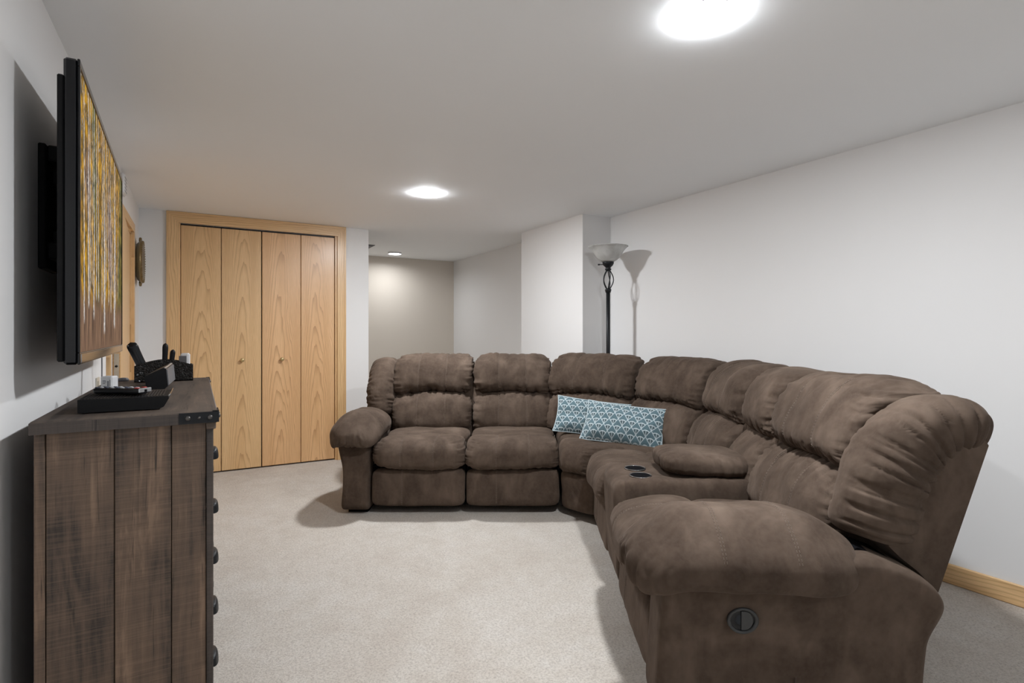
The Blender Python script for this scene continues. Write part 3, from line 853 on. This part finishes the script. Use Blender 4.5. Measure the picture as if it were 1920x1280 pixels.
def throw_pillow(label, c, xdir, ydir, w, h, thick, seed):
    """c: centre, xdir along the width, ydir up along the height"""
    c = np.array(c, float); X = np.array(xdir, float); X /= np.linalg.norm(X)
    Yv = np.array(ydir, float); Yv -= X * np.dot(X, Yv); Yv /= np.linalg.norm(Yv); Z = np.cross(X, Yv)
    root = empty('throw_pillow', tuple(c - np.array([0, 0, h * 0.45])), label, 'pillow', 'patterned throw pillows on the sofa')
    nx, ny = 72, 44
    g = [(i, j) for i in range(nx + 1) for j in range(ny + 1)]
    s = np.array([2 * i / nx - 1 for i, j in g]); t = np.array([2 * j / ny - 1 for i, j in g])
    pin_x = 1 - 0.055 * (1 - t * t); pin_y = 1 - 0.075 * (1 - s * s)
    px, py = s * w / 2 * pin_x, t * h / 2 * pin_y
    prof = np.maximum(0, (1 - np.abs(s) ** 2.6)) ** 0.62 * np.maximum(0, (1 - np.abs(t) ** 2.6)) ** 0.62
    wr = vnoise(np.stack([s * 3, t * 3, np.full_like(s, seed)], 1), seed) * 0.012 * np.minimum(1, prof * 1.5)
    V = []; U = []
    for sd in (1, -1):
        V.append(c + X * px[:, None] + Yv * py[:, None] + Z * (sd * (prof * thick / 2) + wr)[:, None]); U.append(np.stack([px + w, py + h], 1))
    n = (nx + 1) * (ny + 1); F = []
    for i in range(nx):
        for j in range(ny):
            q = (i * (ny + 1) + j, (i + 1) * (ny + 1) + j, (i + 1) * (ny + 1) + j + 1, i * (ny + 1) + j + 1)
            F.append(q); F.append(tuple(k + n for k in q[::-1]))
    obj('cover', np.concatenate(V), F, M['fan'], root, True, np.concatenate(U))
    edge = [(i, 0) for i in range(nx)] + [(nx, j) for j in range(ny)] + [(i, ny) for i in range(nx, 0, -1)] + [(0, j) for j in range(ny, 0, -1)] + [(0, 0)]
    P = np.array([V[0][i * (ny + 1) + j] for i, j in edge])
    MB().tube(P, 0.0042, 6, False).build('piping', M['piping'], root, True)
    return root

def uvp(px, py, v):  # point seen at a pixel at camera depth v (used to lay the pillows on the wedge)
    return uv2w((px - CX) / FPX * v, v, CAMH - (py - CY) / FPX * v)
def pillow_at(label, TL, TR, BL, BR, thick, seed):
    TL, TR, BL, BR = [uvp(*p) for p in (TL, TR, BL, BR)]
    c = (TL + TR + BL + BR) / 4; X = (TR - TL + BR - BL) / 2; Yv = (TL - BL + TR - BR) / 2
    return throw_pillow(label, c, X, Yv, np.linalg.norm(X), np.linalg.norm(Yv), thick, seed)
pillow_at('teal and white fan print throw pillow tucked behind the other one',
          (1047, 740, 3.91), (1200, 762, 3.80), (1036, 808, 3.80), (1180, 826, 3.69), 0.11, 3)
pillow_at('teal and white fan print throw pillow lying in front, nearer the console',
          (1108, 750, 3.70), (1256, 769, 3.46), (1082, 822, 3.58), (1239, 846, 3.36), 0.14, 7)

# ------------------------------------------------------------------ torchiere floor lamp
def mat_glass_shade():
    m = NM('alabaster_glass'); co = m.coord()
    v = m.noise(co, 9, 4, 0.6, 1.2)
    c = m.ramp(v, [(0.35, (0.60, 0.60, 0.58)), (0.65, (0.80, 0.80, 0.79))])
    d = m.n('ShaderNodeBsdfDiffuse'); m.put(d.inputs[0], c)
    t = m.n('ShaderNodeBsdfTranslucent'); m.put(t.inputs[0], c)
    g = m.n('ShaderNodeBsdfGlossy'); g.inputs['Roughness'].default_value = 0.15
    a = m.n('ShaderNodeMixShader'); a.inputs[0].default_value = 0.5
    m.t.links.new(d.outputs[0], a.inputs[1]); m.t.links.new(t.outputs[0], a.inputs[2])
    b = m.n('ShaderNodeMixShader'); b.inputs[0].default_value = 0.05
    m.t.links.new(a.outputs[0], b.inputs[1]); m.t.links.new(g.outputs[0], b.inputs[2])
    m.t.links.new(b.outputs[0], m.out.inputs['Surface']); return m.m
M['shade'] = mat_glass_shade()
LX, LY = 2.785, 3.347
lamp = empty('floor_lamp', (LX, LY, 0), 'black torchiere floor lamp with white glass bowl shade behind the sofa corner', 'lamp')
MB().lathe([(0.0, 0.0), (0.130, 0.0), (0.132, 0.012), (0.115, 0.022), (0.06, 0.032), (0.03, 0.05), (0.016, 0.075), (0.0, 0.076)], (LX, LY, 0), 40).build('base', M['iron'], lamp, True)
MB().tube([(LX, LY, 0.06), (LX, LY, 1.0), (LX, LY, 1.488)], 0.0155, 16).build('pole', M['iron'], lamp, True)
MB().lathe([(0.0155, 1.47), (0.022, 1.478), (0.022, 1.486), (0.026, 1.492), (0.022, 1.500), (0.014, 1.508), (0.0, 1.509)], (LX, LY, 0), 24).build('collar', M['iron'], lamp, True)
for k in range(5):
    t = np.linspace(0, 1, 40); a = 2 * PI * k / 5 + 0.3 + t * 0.55
    r = 0.011 + 0.030 * np.sin(PI * np.clip(t, 0, 1)) ** 0.9
    MB().tube(np.stack([LX + r * np.cos(a), LY + r * np.sin(a), 1.500 + 0.148 * t], 1), 0.0042, 8).build('cage_rod', M['iron'], lamp, True)
MB().lathe([(0.0, 1.640), (0.014, 1.641), (0.024, 1.650), (0.024, 1.658), (0.018, 1.664), (0.022, 1.672), (0.036, 1.684), (0.044, 1.700), (0.044, 1.712), (0.040, 1.716), (0.0, 1.716)], (LX, LY, 0), 32).build('cup', M['iron'], lamp, True)
sd = -RGT
MB().tube([(LX, LY, 1.692), (LX + sd[0] * 0.07, LY + sd[1] * 0.07, 1.692)], 0.003, 8).tube([(LX + sd[0] * 0.066, LY + sd[1] * 0.066, 1.692), (LX + sd[0] * 0.080, LY + sd[1] * 0.080, 1.692)], 0.006, 10).build('switch', M['iron'], lamp, True)
out = [(0.036, 1.708), (0.060, 1.722), (0.085, 1.742), (0.103, 1.766), (0.117, 1.792), (0.133, 1.813), (0.148, 1.826), (0.155, 1.830)]
prof = out + [(0.154, 1.833), (0.146, 1.830), (0.130, 1.817), (0.113, 1.796), (0.099, 1.770), (0.081, 1.746), (0.057, 1.727), (0.036, 1.714)]
V, F = lathe_mesh(prof, (LX, LY, 0), 56, 'z', True)
obj('glass_shade', V, F, M['shade'], lamp, True)

# ------------------------------------------------------------------ dresser
DX0, DX1, DY_0, DY_1, DTOP = -0.336, 0.047, 1.645, 2.925, 0.95
dr = empty('dresser', (-0.15, 2.28, 0), 'rustic dark plank chest of drawers with iron corner straps against the left wall', 'dresser')
zt = DTOP - 0.030
MB().box((DX0, DY_0, zt), (DX1, DY_1, DTOP), 0.003).build('top', M['barn_top'], dr)
MB().box((DX0, DY_0 - 0.002, zt), (DX1 - 0.002, DY_0 + 0.001, DTOP - 0.003)).build('top_edge', M['barn_edge'], dr)
fx = 0.037
MB().box((DX0 + 0.012, DY_0 + 0.03, 0.05), (fx - 0.018, DY_1 - 0.018, zt)).build('carcass', M['barn_edge'], dr)
xs = [-0.331, -0.309, -0.177, -0.058, 0.0205]
for i in range(4):
    MB().box((xs[i] + 0.0008, DY_0 + 0.0145 + (0.0015 if i % 2 else 0), 0.0), (xs[i + 1] - 0.0008, DY_0 + 0.03, zt), 0.0015).build('plank', M['barn'], dr)
MB().box((0.021, DY_0 + 0.0125, 0.0), (fx, DY_0 + 0.05, zt), 0.002).build('corner_post', M['barn_edge'], dr)
MB().box((0.021, DY_1 - 0.05, 0.0), (fx, DY_1 - 0.012, zt), 0.002).build('corner_post', M['barn_edge'], dr)
MB().box((0.020, DY_0 + 0.006, zt - 0.018), (fx + 0.006, DY_0 + 0.055, zt), 0.002).build('corner_block', M['barn_front'], dr)
MB().box((-0.331, DY_1 - 0.03, 0.0), (0.021, DY_1 - 0.0145, zt)).build('end_panel', M['barn'], dr)
# iron straps wrapping the top corners, with bolts
for (ya, yb, sgn) in ((DY_0, DY_0 + 0.085, -1), (DY_1 - 0.085, DY_1, 1)):
    ye = DY_0 if sgn < 0 else DY_1
    mb = MB().box((DX1 - 0.088, min(ye, ye + sgn * 0.003), zt + 0.001), (DX1 + 0.003, max(ye, ye + sgn * 0.003), DTOP - 0.001))
    mb.box((DX1, ya, zt + 0.001), (DX1 + 0.003, yb, DTOP - 0.001))
    mb.box((DX1 - 0.012, (ya if sgn < 0 else yb - 0.012), DTOP), (DX1 + 0.003, (ya + 0.012 if sgn < 0 else yb), DTOP + 0.0015))
    st = mb.build('corner_strap', M['iron'], dr)
    for (bx, rr) in ((-0.068, 0.0068), (-0.043, 0.0042), (-0.018, 0.0068)):
        V, F = lathe_mesh([(rr, 0.002), (rr * 0.92, 0.0045), (rr * 0.6, 0.0065), (0, 0.0072)], (DX1 + bx, ye, (zt + DTOP) / 2), 14, '-y' if sgn < 0 else 'y')
        obj('bolt', V, [f[::-1] for f in F] if sgn < 0 else F, M['bolt'], st, True)
    for by in (0.02, 0.062):
        yy = ya + by if sgn < 0 else yb - by
        V, F = lathe_mesh([(0.0068, 0.002), (0.006, 0.0045), (0.004, 0.0065), (0, 0.0072)], (DX1, yy, (zt + DTOP) / 2), 14, 'x')
        obj('bolt', V, F, M['bolt'], st, True)
# drawers, five rows of two, each with a cup pull
zr = [0.865, 0.69, 0.528, 0.375, 0.213, 0.05]
for r in range(5):
    for cc in range(2):
        y0 = DY_0 + 0.055 + cc * 0.588; y1 = y0 + 0.580
        ztop, zbot = zr[r] - 0.004, zr[r + 1] + 0.004
        dw = MB().box((0.012, y0, zbot), (fx - 0.001, y1, ztop), 0.003).build('drawer', M['barn_front'], dr)
        zc = (ztop + zbot) / 2
        mb = MB()
        for yc in ((y0 + y1) / 2,):
            V = []; n = 14; m = 8
            for i in range(m + 1):
                th = PI * 0.5 * i / m
                for k in range(n + 1):
                    ph = PI * k / n
                    V.append((fx - 0.001 + 0.023 * math.sin(ph) ** 0.5 * math.cos(th) ** 0.3, yc - 0.045 * math.cos(ph), zc - 0.016 + 0.032 * math.sin(th) * (0.7 + 0.3 * math.sin(ph))))
            F = [(i * (n + 1) + k, i * (n + 1) + k + 1, (i + 1) * (n + 1) + k + 1, (i + 1) * (n + 1) + k) for i in range(m) for k in range(n)]
            mb.add(V, F)
            mb.box((fx - 0.001, yc - 0.052, zc - 0.018), (fx + 0.002, yc + 0.052, zc + 0.022), 0.001)
        pl = mb.build('pull', M['iron'], dw, True)
MB().box((0.012, DY_0 + 0.05, 0.866), (fx, DY_1 - 0.05, zt)).build('apron', M['barn_front'], dr)

# ---- things on the dresser
def rbox(name, mat, parent, cx, cy, z0, sx, sy, sz, ang=0.0, bev=0.004):
    return MB().box((-sx / 2, -sy / 2, 0), (sx / 2, sy / 2, sz), bev, Matrix.Translation((cx, cy, z0)) @ Matrix.Rotation(ang, 4, 'Z')).build(name, mat, parent)

cb = empty('cable_box', (-0.165, 1.84, DTOP), 'flat black cable box with ribbed top at the near end of the dresser', 'cable box')
pts = [(-0.262, 0.003), (-0.088, 0.003), (-0.078, 0.008), (-0.066, 0.030), (-0.068, 0.036), (-0.262, 0.036)]
MB().prism(pts, lambda p, t: (p[0], 1.742 if t == 0 else 1.935, DTOP + p[1])).build('housing', M['black_matte'], cb)
for k in range(26):
    x = -0.252 + k * 0.0068
    MB().box((x, 1.748, DTOP + 0.0358), (x + 0.003, 1.929, DTOP + 0.0374)).build('rib', M['black'], cb)
MB().prism([(-0.069, 0.0362), (-0.0655, 0.0362), (-0.062, 0.041), (-0.064, 0.0415)], lambda p, t: (p[0], 1.75 if t == 0 else 1.93, DTOP + p[1])).build('front_lip', M['chrome'], cb)
for x in (-0.25, -0.10):
    for y in (1.76, 1.915): MB().lathe([(0.0, 0), (0.007, 0), (0.007, 0.004), (0, 0.004)], (x, y, DTOP), 12).build('foot', M['black'], cb)

def remote(name, label, length, width, thick, Mx, keys, mat, group='remote controls on the dresser', tip=True):
    """long axis +y in local coords, top +z"""
    r = empty(name, tuple(Mx.translation), label, 'remote', group)
    A = np.array(Mx)
    n = 24; ring = []
    def rr(t):  # outline half-width along length
        return width / 2 * (1 - 0.16 * math.sin(PI * t)) * min(1.0, math.sqrt(max(0.0, 1 - (abs(2 * t - 1)) ** 9)) + 0.02)
    V = []; m = 16
    for i in range(n + 1):
        t = i / n; hw = max(rr(t), 0.001); hz = thick * (0.92 if 0.06 < t < 0.94 else 0.75)
        for k in range(m):
            a = 2 * PI * k / m; ca, sa = math.cos(a), math.sin(a)
            V.append((hw * np.sign(ca) * abs(ca) ** 0.5, (t - 0.5) * length, thick / 2 + hz / 2 * np.sign(sa) * abs(sa) ** 0.6))
    V = np.array(V) @ A[:3, :3].T + A[:3, 3]
    F = [(i * m + k, i * m + (k + 1) % m, (i + 1) * m + (k + 1) % m, (i + 1) * m + k) for i in range(n) for k in range(m)]
    F = [f[::-1] for f in F] + [tuple(range(m)), tuple(n * m + k for k in range(m - 1, -1, -1))]
    body = obj('body', V, F, mat, r, True)
    for (kx, ky, kw, kl, km) in keys:
        MB().box((kx - kw / 2, ky - kl / 2, thick * 0.93), (kx + kw / 2, ky + kl / 2, thick * 1.06), 0.0008, Mx).build('key', M[km], r)
    if tip:
        MB().box((-width * 0.42, length * 0.472, thick * 0.35), (width * 0.42, length * 0.5025, thick * 0.97), 0.0015, Mx).build('tip_band', M['silver'], r)
        MB().box((-0.006, length * 0.49, thick * 0.35), (0.006, length * 0.506, thick * 0.85), 0.002, Mx).build('emitter', M['black_gloss'], r)
    return r
kk = []
random.seed(4)
for i in range(7):
    for j in range(3):
        kk.append((-0.013 + j * 0.013, -0.062 + i * 0.016, 0.008, 0.007, 'grey_key' if (i * 3 + j) % 2 else 'blue_key'))
kk += [(-0.012, 0.060, 0.010, 0.010, 'red_key'), (0.012, 0.060, 0.010, 0.010, 'red_key'), (0, 0.050, 0.010, 0.008, 'grey_key')]
Mr = Matrix.Translation((-0.181, 1.835, DTOP + 0.0378)) @ Matrix.Rotation(math.radians(-128), 4, 'Z')
remote('remote_control', 'black remote with red keys and silver tip lying on the cable box', 0.150, 0.050, 0.019, Mr, kk, M['black'])

# small white box with a printed label
wbx = empty('white_box', (-0.268, 2.36, DTOP), 'small white plastic cube with a printed label behind the remote', 'box')
Mw = Matrix.Translation((-0.266, 2.36, DTOP)) @ Matrix.Rotation(math.radians(-25), 4, 'Z') @ Matrix.Rotation(math.radians(0), 4, 'X')
MB().box((-0.019, -0.019, 0), (0.019, 0.019, 0.056), 0.004, Mw).build('case', M['white_plastic'], wbx)
MB().box((-0.014, -0.0197, 0.008), (0.016, -0.0188, 0.050), 0, Mw).build('label_plate', simple('label_paper', (0.82, 0.82, 0.83), 0.6), wbx)
for (x0, z0, x1, z1) in ((-0.012, 0.016, -0.006, 0.022), (-0.010, 0.040, 0.000, 0.0415), (-0.010, 0.036, 0.002, 0.0375), (-0.010, 0.031, -0.002, 0.0325), (0.006, 0.016, 0.0085, 0.040), (0.013, 0.014, 0.0145, 0.044)):
    MB().box((x0, -0.0202, z0), (x1, -0.0196, z1), 0, Mw).build('print_mark', M['ink'], wbx)

# bookend-like wedge speaker
sp = empty('speaker', (-0.13, 2.54, DTOP), 'black wedge shaped speaker with grey mesh front beside the remote caddy', 'speaker')
nf = [(-0.160, 0.0), (-0.104, 0.0), (-0.094, 0.012), (-0.100, 0.074), (-0.108, 0.078), (-0.164, 0.050), (-0.166, 0.044)]
MB().prism(nf, lambda p, t: (p[0] + 0.012 * t, 2.385 if t == 0 else 2.665, DTOP + p[1] * (1 + 0.06 * t))).build('housing', M['black'], sp)
gf = [(-0.1015, 0.006), (-0.0925, 0.014), (-0.0975, 0.071), (-0.1030, 0.073)]
MB().prism(gf, lambda p, t: (p[0] + 0.0015 + 0.012 * t, 2.392 if t == 0 else 2.658, DTOP + p[1] * (1 + 0.06 * t))).build('grille', M['grey_plastic'], sp)
MB().prism([(-0.107, 0.0785), (-0.104, 0.0788), (-0.1005, 0.0755), (-0.103, 0.0745)], lambda p, t: (p[0] + 0.012 * t, 2.386 if t == 0 else 2.664, DTOP + p[1] * (1 + 0.06 * t))).build('edge_strip', M['silver'], sp)

# remote caddy with pitted black texture
def mat_pitted():
    m = NM('pitted_black'); co = m.coord()
    v = m.n('ShaderNodeTexVoronoi', feature='DISTANCE_TO_EDGE'); m.put(v.inputs['Vector'], co); v.inputs['Scale'].default_value = 110
    h = m.maprange(v.outputs[0], 0.0, 0.25)
    return m.bsdf(m.mix(h, (0.035, 0.033, 0.032), (0.006, 0.006, 0.006)), 0.32, 0, m.bump(h, 1.0, 0.006), Specular_IOR_Level=0.7)
M['pitted'] = mat_pitted()
cd = empty('remote_caddy', (-0.122, 2.79, DTOP), 'black hammered texture remote caddy with arched top at the far end of the dresser', 'caddy')
t = np.linspace(0, 1, 17); xa, xb = -0.228, -0.016
arch = [(xa + (xb - xa) * q, 0.068 + 0.024 * math.sin(PI * q)) for q in t]
for (ya, yb) in ((2.762, 2.767), (2.835, 2.840)):
    MB().prism([(xa, 0.0)] + [(p[0], p[1]) for p in arch][0:] + [(xb, 0.0)], lambda p, t, ya=ya, yb=yb: (p[0], ya if t == 0 else yb, DTOP + p[1])).build('caddy_wall', M['pitted'], cd)
for (xx) in (xa, xb - 0.005): MB().box((xx, 2.767, DTOP), (xx + 0.005, 2.835, DTOP + 0.068)).build('caddy_wall', M['pitted'], cd)
MB().box((xa, 2.762, DTOP), (xb, 2.840, DTOP + 0.004)).build('caddy_floor', M['black'], cd)
for xx in (-0.158, -0.088): MB().box((xx, 2.767, DTOP), (xx + 0.004, 2.835, DTOP + 0.066)).build('divider', M['black'], cd)
def standing(x, y, zc, lean_x, length, width, thick, label, mat, keys, yawd=0):
    Mx = Matrix.Translation((x, y, zc)) @ Matrix.Rotation(math.radians(lean_x), 4, 'Y') @ Matrix.Rotation(math.radians(yawd), 4, 'Z') @ Matrix.Rotation(math.radians(90), 4, 'X')
    return remote('remote_control', label, length, width, thick, Mx, keys, mat, tip=False)
standing(-0.2135, 2.812, DTOP + 0.090, -22, 0.165, 0.044, 0.018, 'black remote leaning to the left in the caddy', M['black_gloss'], [(-0.012, 0.072, 0.004, 0.003, 'grey_key')])
standing(-0.122, 2.812, DTOP + 0.085, 2, 0.155, 0.024, 0.018, 'tall black remote standing upright in the middle of the caddy', M['black'], [])
standing(-0.098, 2.812, DTOP + 0.070, 6, 0.130, 0.022, 0.018, 'short black round ended remote standing beside the tall one', M['black'], [])
gw = empty('thermostat_remote', (-0.05, 2.80, DTOP + 0.004), 'white handset with grey face standing at the right end of the caddy', 'remote')
rbox('case', M['white_plastic'], gw, -0.046, 2.808, DTOP + 0.006, 0.036, 0.022, 0.112, math.radians(-20), 0.006)
rbox('face', M['grey_plastic'], gw, -0.0555, 2.7975, DTOP + 0.03, 0.030, 0.003, 0.076, math.radians(-20), 0.001)
pk_ = MB().lathe([(0, 0), (0.020, 0), (0.022, 0.006), (0.017, 0.013), (0.006, 0.015), (0, 0.015)], (-0.276, 2.87, DTOP), 24).build('puck', M['smoke_grey'], None, True)
tag(pk_, 'small grey plastic puck at the back corner of the dresser top', 'puck')

# ------------------------------------------------------------------ television
def mat_screen():
    m = NM('aspen_screen'); U, V, _ = m.sep(m.coord('UV'))     # U 0..1 near->far, V 0..1 bottom->top
    lx = m.math('MULTIPLY', U, 1.78)
    leaf = m.noise(m.comb(m.math('MULTIPLY', lx, 20.0), m.math('MULTIPLY', V, 13.0), 0.0), 1.0, 5, 0.70, 0.4)
    zone = m.noise(m.comb(m.math('MULTIPLY', lx, 3.4), m.math('MULTIPLY', V, 1.3), 3.3), 1.0, 3, 0.5)
    c = m.ramp(leaf, [(0.34, (0.022, 0.016, 0.008)), (0.46, (0.13, 0.075, 0.008)), (0.56, (0.40, 0.20, 0.006)), (0.66, (0.66, 0.36, 0.012))])
    gr = m.ramp(leaf, [(0.30, (0.010, 0.014, 0.010)), (0.48, (0.045, 0.055, 0.015)), (0.65, (0.17, 0.16, 0.04))])
    pk2 = m.ramp(leaf, [(0.34, (0.03, 0.02, 0.022)), (0.5, (0.13, 0.085, 0.08)), (0.66, (0.34, 0.23, 0.19))])
    c = m.mix(m.maprange(zone, 0.55, 0.70, 0.0, 0.85), c, pk2)
    c = m.mix(m.maprange(zone, 0.46, 0.34), c, gr)
    c = m.mix(m.maprange(m.math('ADD', U, m.math('MULTIPLY', m.math('SUBTRACT', 0.7, V), 0.2)), 0.86, 0.96, 0, 0.8), c, gr)
    # meadow floor
    fl = m.noise(m.comb(m.math('MULTIPLY', lx, 60.0), m.math('MULTIPLY', V, 5.0), 7.0), 1.0, 4, 0.6)
    floorc = m.ramp(fl, [(0.36, (0.05, 0.03, 0.02)), (0.5, (0.15, 0.085, 0.055)), (0.64, (0.28, 0.17, 0.10))])
    edge = m.math('ADD', V, m.math('MULTIPLY', m.math('SUBTRACT', m.noise(m.comb(m.math('MULTIPLY', lx, 16.0), 0.0, 0.0), 1.0, 3), 0.5), 0.16))
    c = m.mix(m.maprange(edge, 0.27, 0.16), c, floorc)
    # slender white trunks
    rnd = random.Random(11)
    tr = [(0.07, .0035, .10), (0.135, .005, .16), (0.165, .0028, .22), (0.235, .0045, .12), (0.275, .003, .2), (0.325, .0032, .2), (0.40, .0035, .19), (0.455, .0075, .06), (0.475, .003, .22),
          (0.565, .0035, .2), (0.635, .0045, .17), (0.68, .003, .26), (0.745, .0095, .09), (0.785, .0035, .2), (0.86, .0026, .25), (0.20, .0022, .25), (0.52, .002, .3)]
    bark = m.noise(m.comb(m.math('MULTIPLY', lx, 70.0), m.math('MULTIPLY', V, 42.0), 1.0), 1.0, 3, 0.7)
    tc = m.ramp(bark, [(0.34, (0.05, 0.045, 0.05)), (0.46, (0.40, 0.37, 0.35)), (0.62, (0.78, 0.75, 0.72))])
    for (u0, hw, v0) in tr:
        wob = m.noise(m.comb(u0 * 37.0, m.math('MULTIPLY', V, 3.2), 0.0), 1.0, 2)
        cx = m.math('ADD', u0 + rnd.uniform(-.004, .004), m.math('MULTIPLY', m.math('SUBTRACT', wob, 0.5), 0.035))
        cx = m.math('ADD', cx, m.math('MULTIPLY', V, rnd.uniform(-0.012, 0.012)))
        dist = m.math('ABSOLUTE', m.math('SUBTRACT', U, cx))
        wid = m.math('MULTIPLY', m.math('SUBTRACT', 1.6, V), hw * 1.6)
        f = m.math('MULTIPLY', m.maprange(dist, m.math('MULTIPLY', wid, 0.7), m.math('MULTIPLY', wid, 1.25), 1.0, 0.0), m.maprange(V, v0, v0 + 0.03))
        c = m.mix(m.math('MULTIPLY', f, 0.88), c, tc)
    # twiggy branches: thin contour lines of a noise
    br = m.noise(m.comb(m.math('MULTIPLY', lx, 17.0), m.math('MULTIPLY', V, 11.0), 9.0), 1.0, 3, 0.55, 0.8)
    bl = m.maprange(m.math('ABSOLUTE', m.math('SUBTRACT', br, 0.5)), 0.004, 0.014, 1.0, 0.0)
    bl = m.math('MULTIPLY', bl, m.math('MULTIPLY', m.maprange(V, 0.45, 0.6), m.maprange(m.noise(m.comb(m.math('MULTIPLY', lx, 7.0), m.math('MULTIPLY', V, 5.0), 2.0), 1.0, 1), 0.5, 0.62)))
    c = m.mix(m.math('MULTIPLY', bl, 0.75), c, (0.55, 0.50, 0.46))
    b = m.n('ShaderNodeBsdfPrincipled'); b.inputs['Base Color'].default_value = (0.01, 0.01, 0.01, 1); b.inputs['Roughness'].default_value = 0.5; b.inputs['Specular IOR Level'].default_value = 0.02
    m.put(b.inputs['Emission Color'], c); b.inputs['Emission Strength'].default_value = 0.95
    m.t.links.new(b.outputs[0], m.out.inputs['Surface']); return m.m
M['screen'] = mat_screen()
TA = math.radians(1.55)
TN = np.array([-0.259, 1.760])                     # near front edge on the floor plan
TD = np.array([-math.sin(TA), math.cos(TA)]); TO = np.array([math.cos(TA), math.sin(TA)])   # along screen, out of screen
TZ0, TZ1, TL = 1.0745, 1.853, 1.268
def tvp(s, o, z): q = TN + TD * s + TO * o; return np.array([q[0], q[1], z])
tv = empty('television', tuple(tvp(TL / 2, -0.02, TZ0)), 'flat black television on a wall bracket showing golden aspen trees', 'television')
def tvbox(name, mat, s0, s1, o0, o1, z0, z1, bev=0.002, par=None):
    Mx = Matrix.Translation((*TN, 0)) @ Matrix.Rotation(TA, 4, 'Z')
    return MB().box((o0, s0, z0), (o1, s1, z1), bev, Mx).build(name, mat, par or tv)
tvbox('bezel', M['black_gloss'], 0, TL, -0.034, -0.004, TZ0, TZ1, 0.006)
for (nm, a) in (('bezel_rail', (0, TL, TZ1 - 0.018, TZ1)), ('bezel_rail', (0, TL, TZ0, TZ0 + 0.030)), ('bezel_rail', (0, 0.012, TZ0 + 0.03, TZ1 - 0.018)), ('bezel_rail', (TL - 0.012, TL, TZ0 + 0.03, TZ1 - 0.018))):
    tvbox(nm, M['black_gloss'], a[0], a[1], -0.006, 0.0, a[2], a[3], 0.0015)
tvbox('chin_strip', M['chrome'], 0.02, TL - 0.02, -0.002, 0.0010, TZ0 + 0.004, TZ0 + 0.026, 0.0005)
z0, z1 = TZ0 + 0.031, TZ1 - 0.019
Vs = [tvp(0.013, -0.003, z0), tvp(TL - 0.013, -0.003, z0), tvp(TL - 0.013, -0.003, z1), tvp(0.013, -0.003, z1)]
obj('screen', Vs, [(0, 1, 2, 3)] if np.cross(Vs[1] - Vs[0], Vs[2] - Vs[0])[0] > 0 else [(3, 2, 1, 0)], M['screen'], tv, False, [(0, 0), (1, 0), (1, 1), (0, 1)])
tvbox('back_cover', M['black_matte'], 0.004, TL - 0.004, -0.047, -0.033, TZ0 + 0.008, TZ1 - 0.045, 0.003)
tvbox('back_hump', M['black_matte'], 0.15, TL - 0.15, -0.058, -0.047, TZ0 + 0.03, TZ0 + 0.42, 0.006)
# bracket
bk = empty('tv_bracket', (XL, 2.2, 1.3), 'black steel swivel bracket between the television and the left wall', 'bracket')
MB().box((XL, 2.03, 1.34), (XL + 0.018, 2.20, 1.70), 0.003).build('wall_plate', M['black_matte'], bk)
for (za, zb) in ((1.655, 1.70), (1.37, 1.42)): MB().box((XL + 0.018, 2.045, za), (XL + 0.050, 2.13, zb), 0.004).build('hinge_block', M['black_matte'], bk)
for za in (1.42, 1.60): MB().box((XL + 0.02, 2.10, za), (XL + 0.042, 2.50, za + 0.04), 0.003).build('arm', M['black_matte'], bk)
for ya in (2.12, 2.46): MB().box((XL + 0.041, ya, 1.20), (XL + 0.053, ya + 0.04, 1.68), 0.002).build('rail', M['black_matte'], bk)
# cables dropping to the wall outlet
tt = np.linspace(0, 1, 24)
cab = np.stack([-0.372 + 0.0 * tt, 3.055 + 0 * tt, 1.09 - 0.165 * tt], 1)
o = MB().tube(np.concatenate([[(-0.372, 2.86, 1.13), (-0.372, 2.98, 1.11)], cab]), 0.0025, 8).build('power_cable', M['grey_plastic'], None, True)
tag(o, 'thin grey cable hanging from the television to the wall outlet', 'cable')
ot = empty('wall_outlet', (XL, 3.10, 0.85), 'ivory outlet cover low on the left wall below the television', 'outlet')
MB().box((XL, 3.055, 0.845), (XL + 0.006, 3.130, 0.955), 0.002).build('cover_plate', M['ivory'], ot)
for za in (0.91, 0.862): MB().box((XL + 0.006, 3.070, za), (XL + 0.009, 3.112, za + 0.03), 0.002).build('socket', M['ivory'], ot)
# white chime box above the left door
ch = empty('door_chime', (XL, 4.14, 1.97), 'white plastic chime box high on the left wall above the door', 'chime')
MB().box((XL, 3.95, 1.985), (XL + 0.022, 4.08, 2.105), 0.008).build('case', M['white_plastic'], ch)
for k in range(5): MB().box((XL + 0.0215, 3.965, 2.0 + k * 0.02), (XL + 0.0225, 4.065, 2.007 + k * 0.02)).build('slot', M['grey_plastic'], ch)

# bronze round wall plaque
pq = empty('wall_plaque', (XL, 4.885, 1.683), 'round antique bronze plaque with beaded rim on the left wall near the corner', 'wall decor')
prof = [(0.0, 0.004), (0.10, 0.004), (0.135, 0.012), (0.150, 0.028), (0.160, 0.034), (0.160, 0.040), (0.150, 0.047), (0.138, 0.044), (0.126, 0.050), (0.108, 0.046), (0.06, 0.038), (0.0, 0.036)]
MB().lathe(prof, (XL, 4.885, 1.683), 56, 'x').build('dish', M['bronze'], pq, True)
for k in range(48):
    a = 2 * PI * k / 48
    V, F = lathe_mesh([(0, -.006), (.0045, -.0035), (.0055, 0), (.0045, .0035), (0, .006)], (XL + 0.047, 4.885 + 0.150 * math.cos(a), 1.683 + 0.150 * math.sin(a)), 8, 'x')
    obj('bead', V, F, M['bronze'], pq, True)
for sg in (1, -1):
    MB().lathe([(0, 0.02), (0.018, 0.022), (0.022, 0.030), (0.018, 0.038), (0, 0.040)], (XL, 4.885, 1.683 + sg * 0.160), 16, 'x').build('finial', M['bronze'], pq, True)
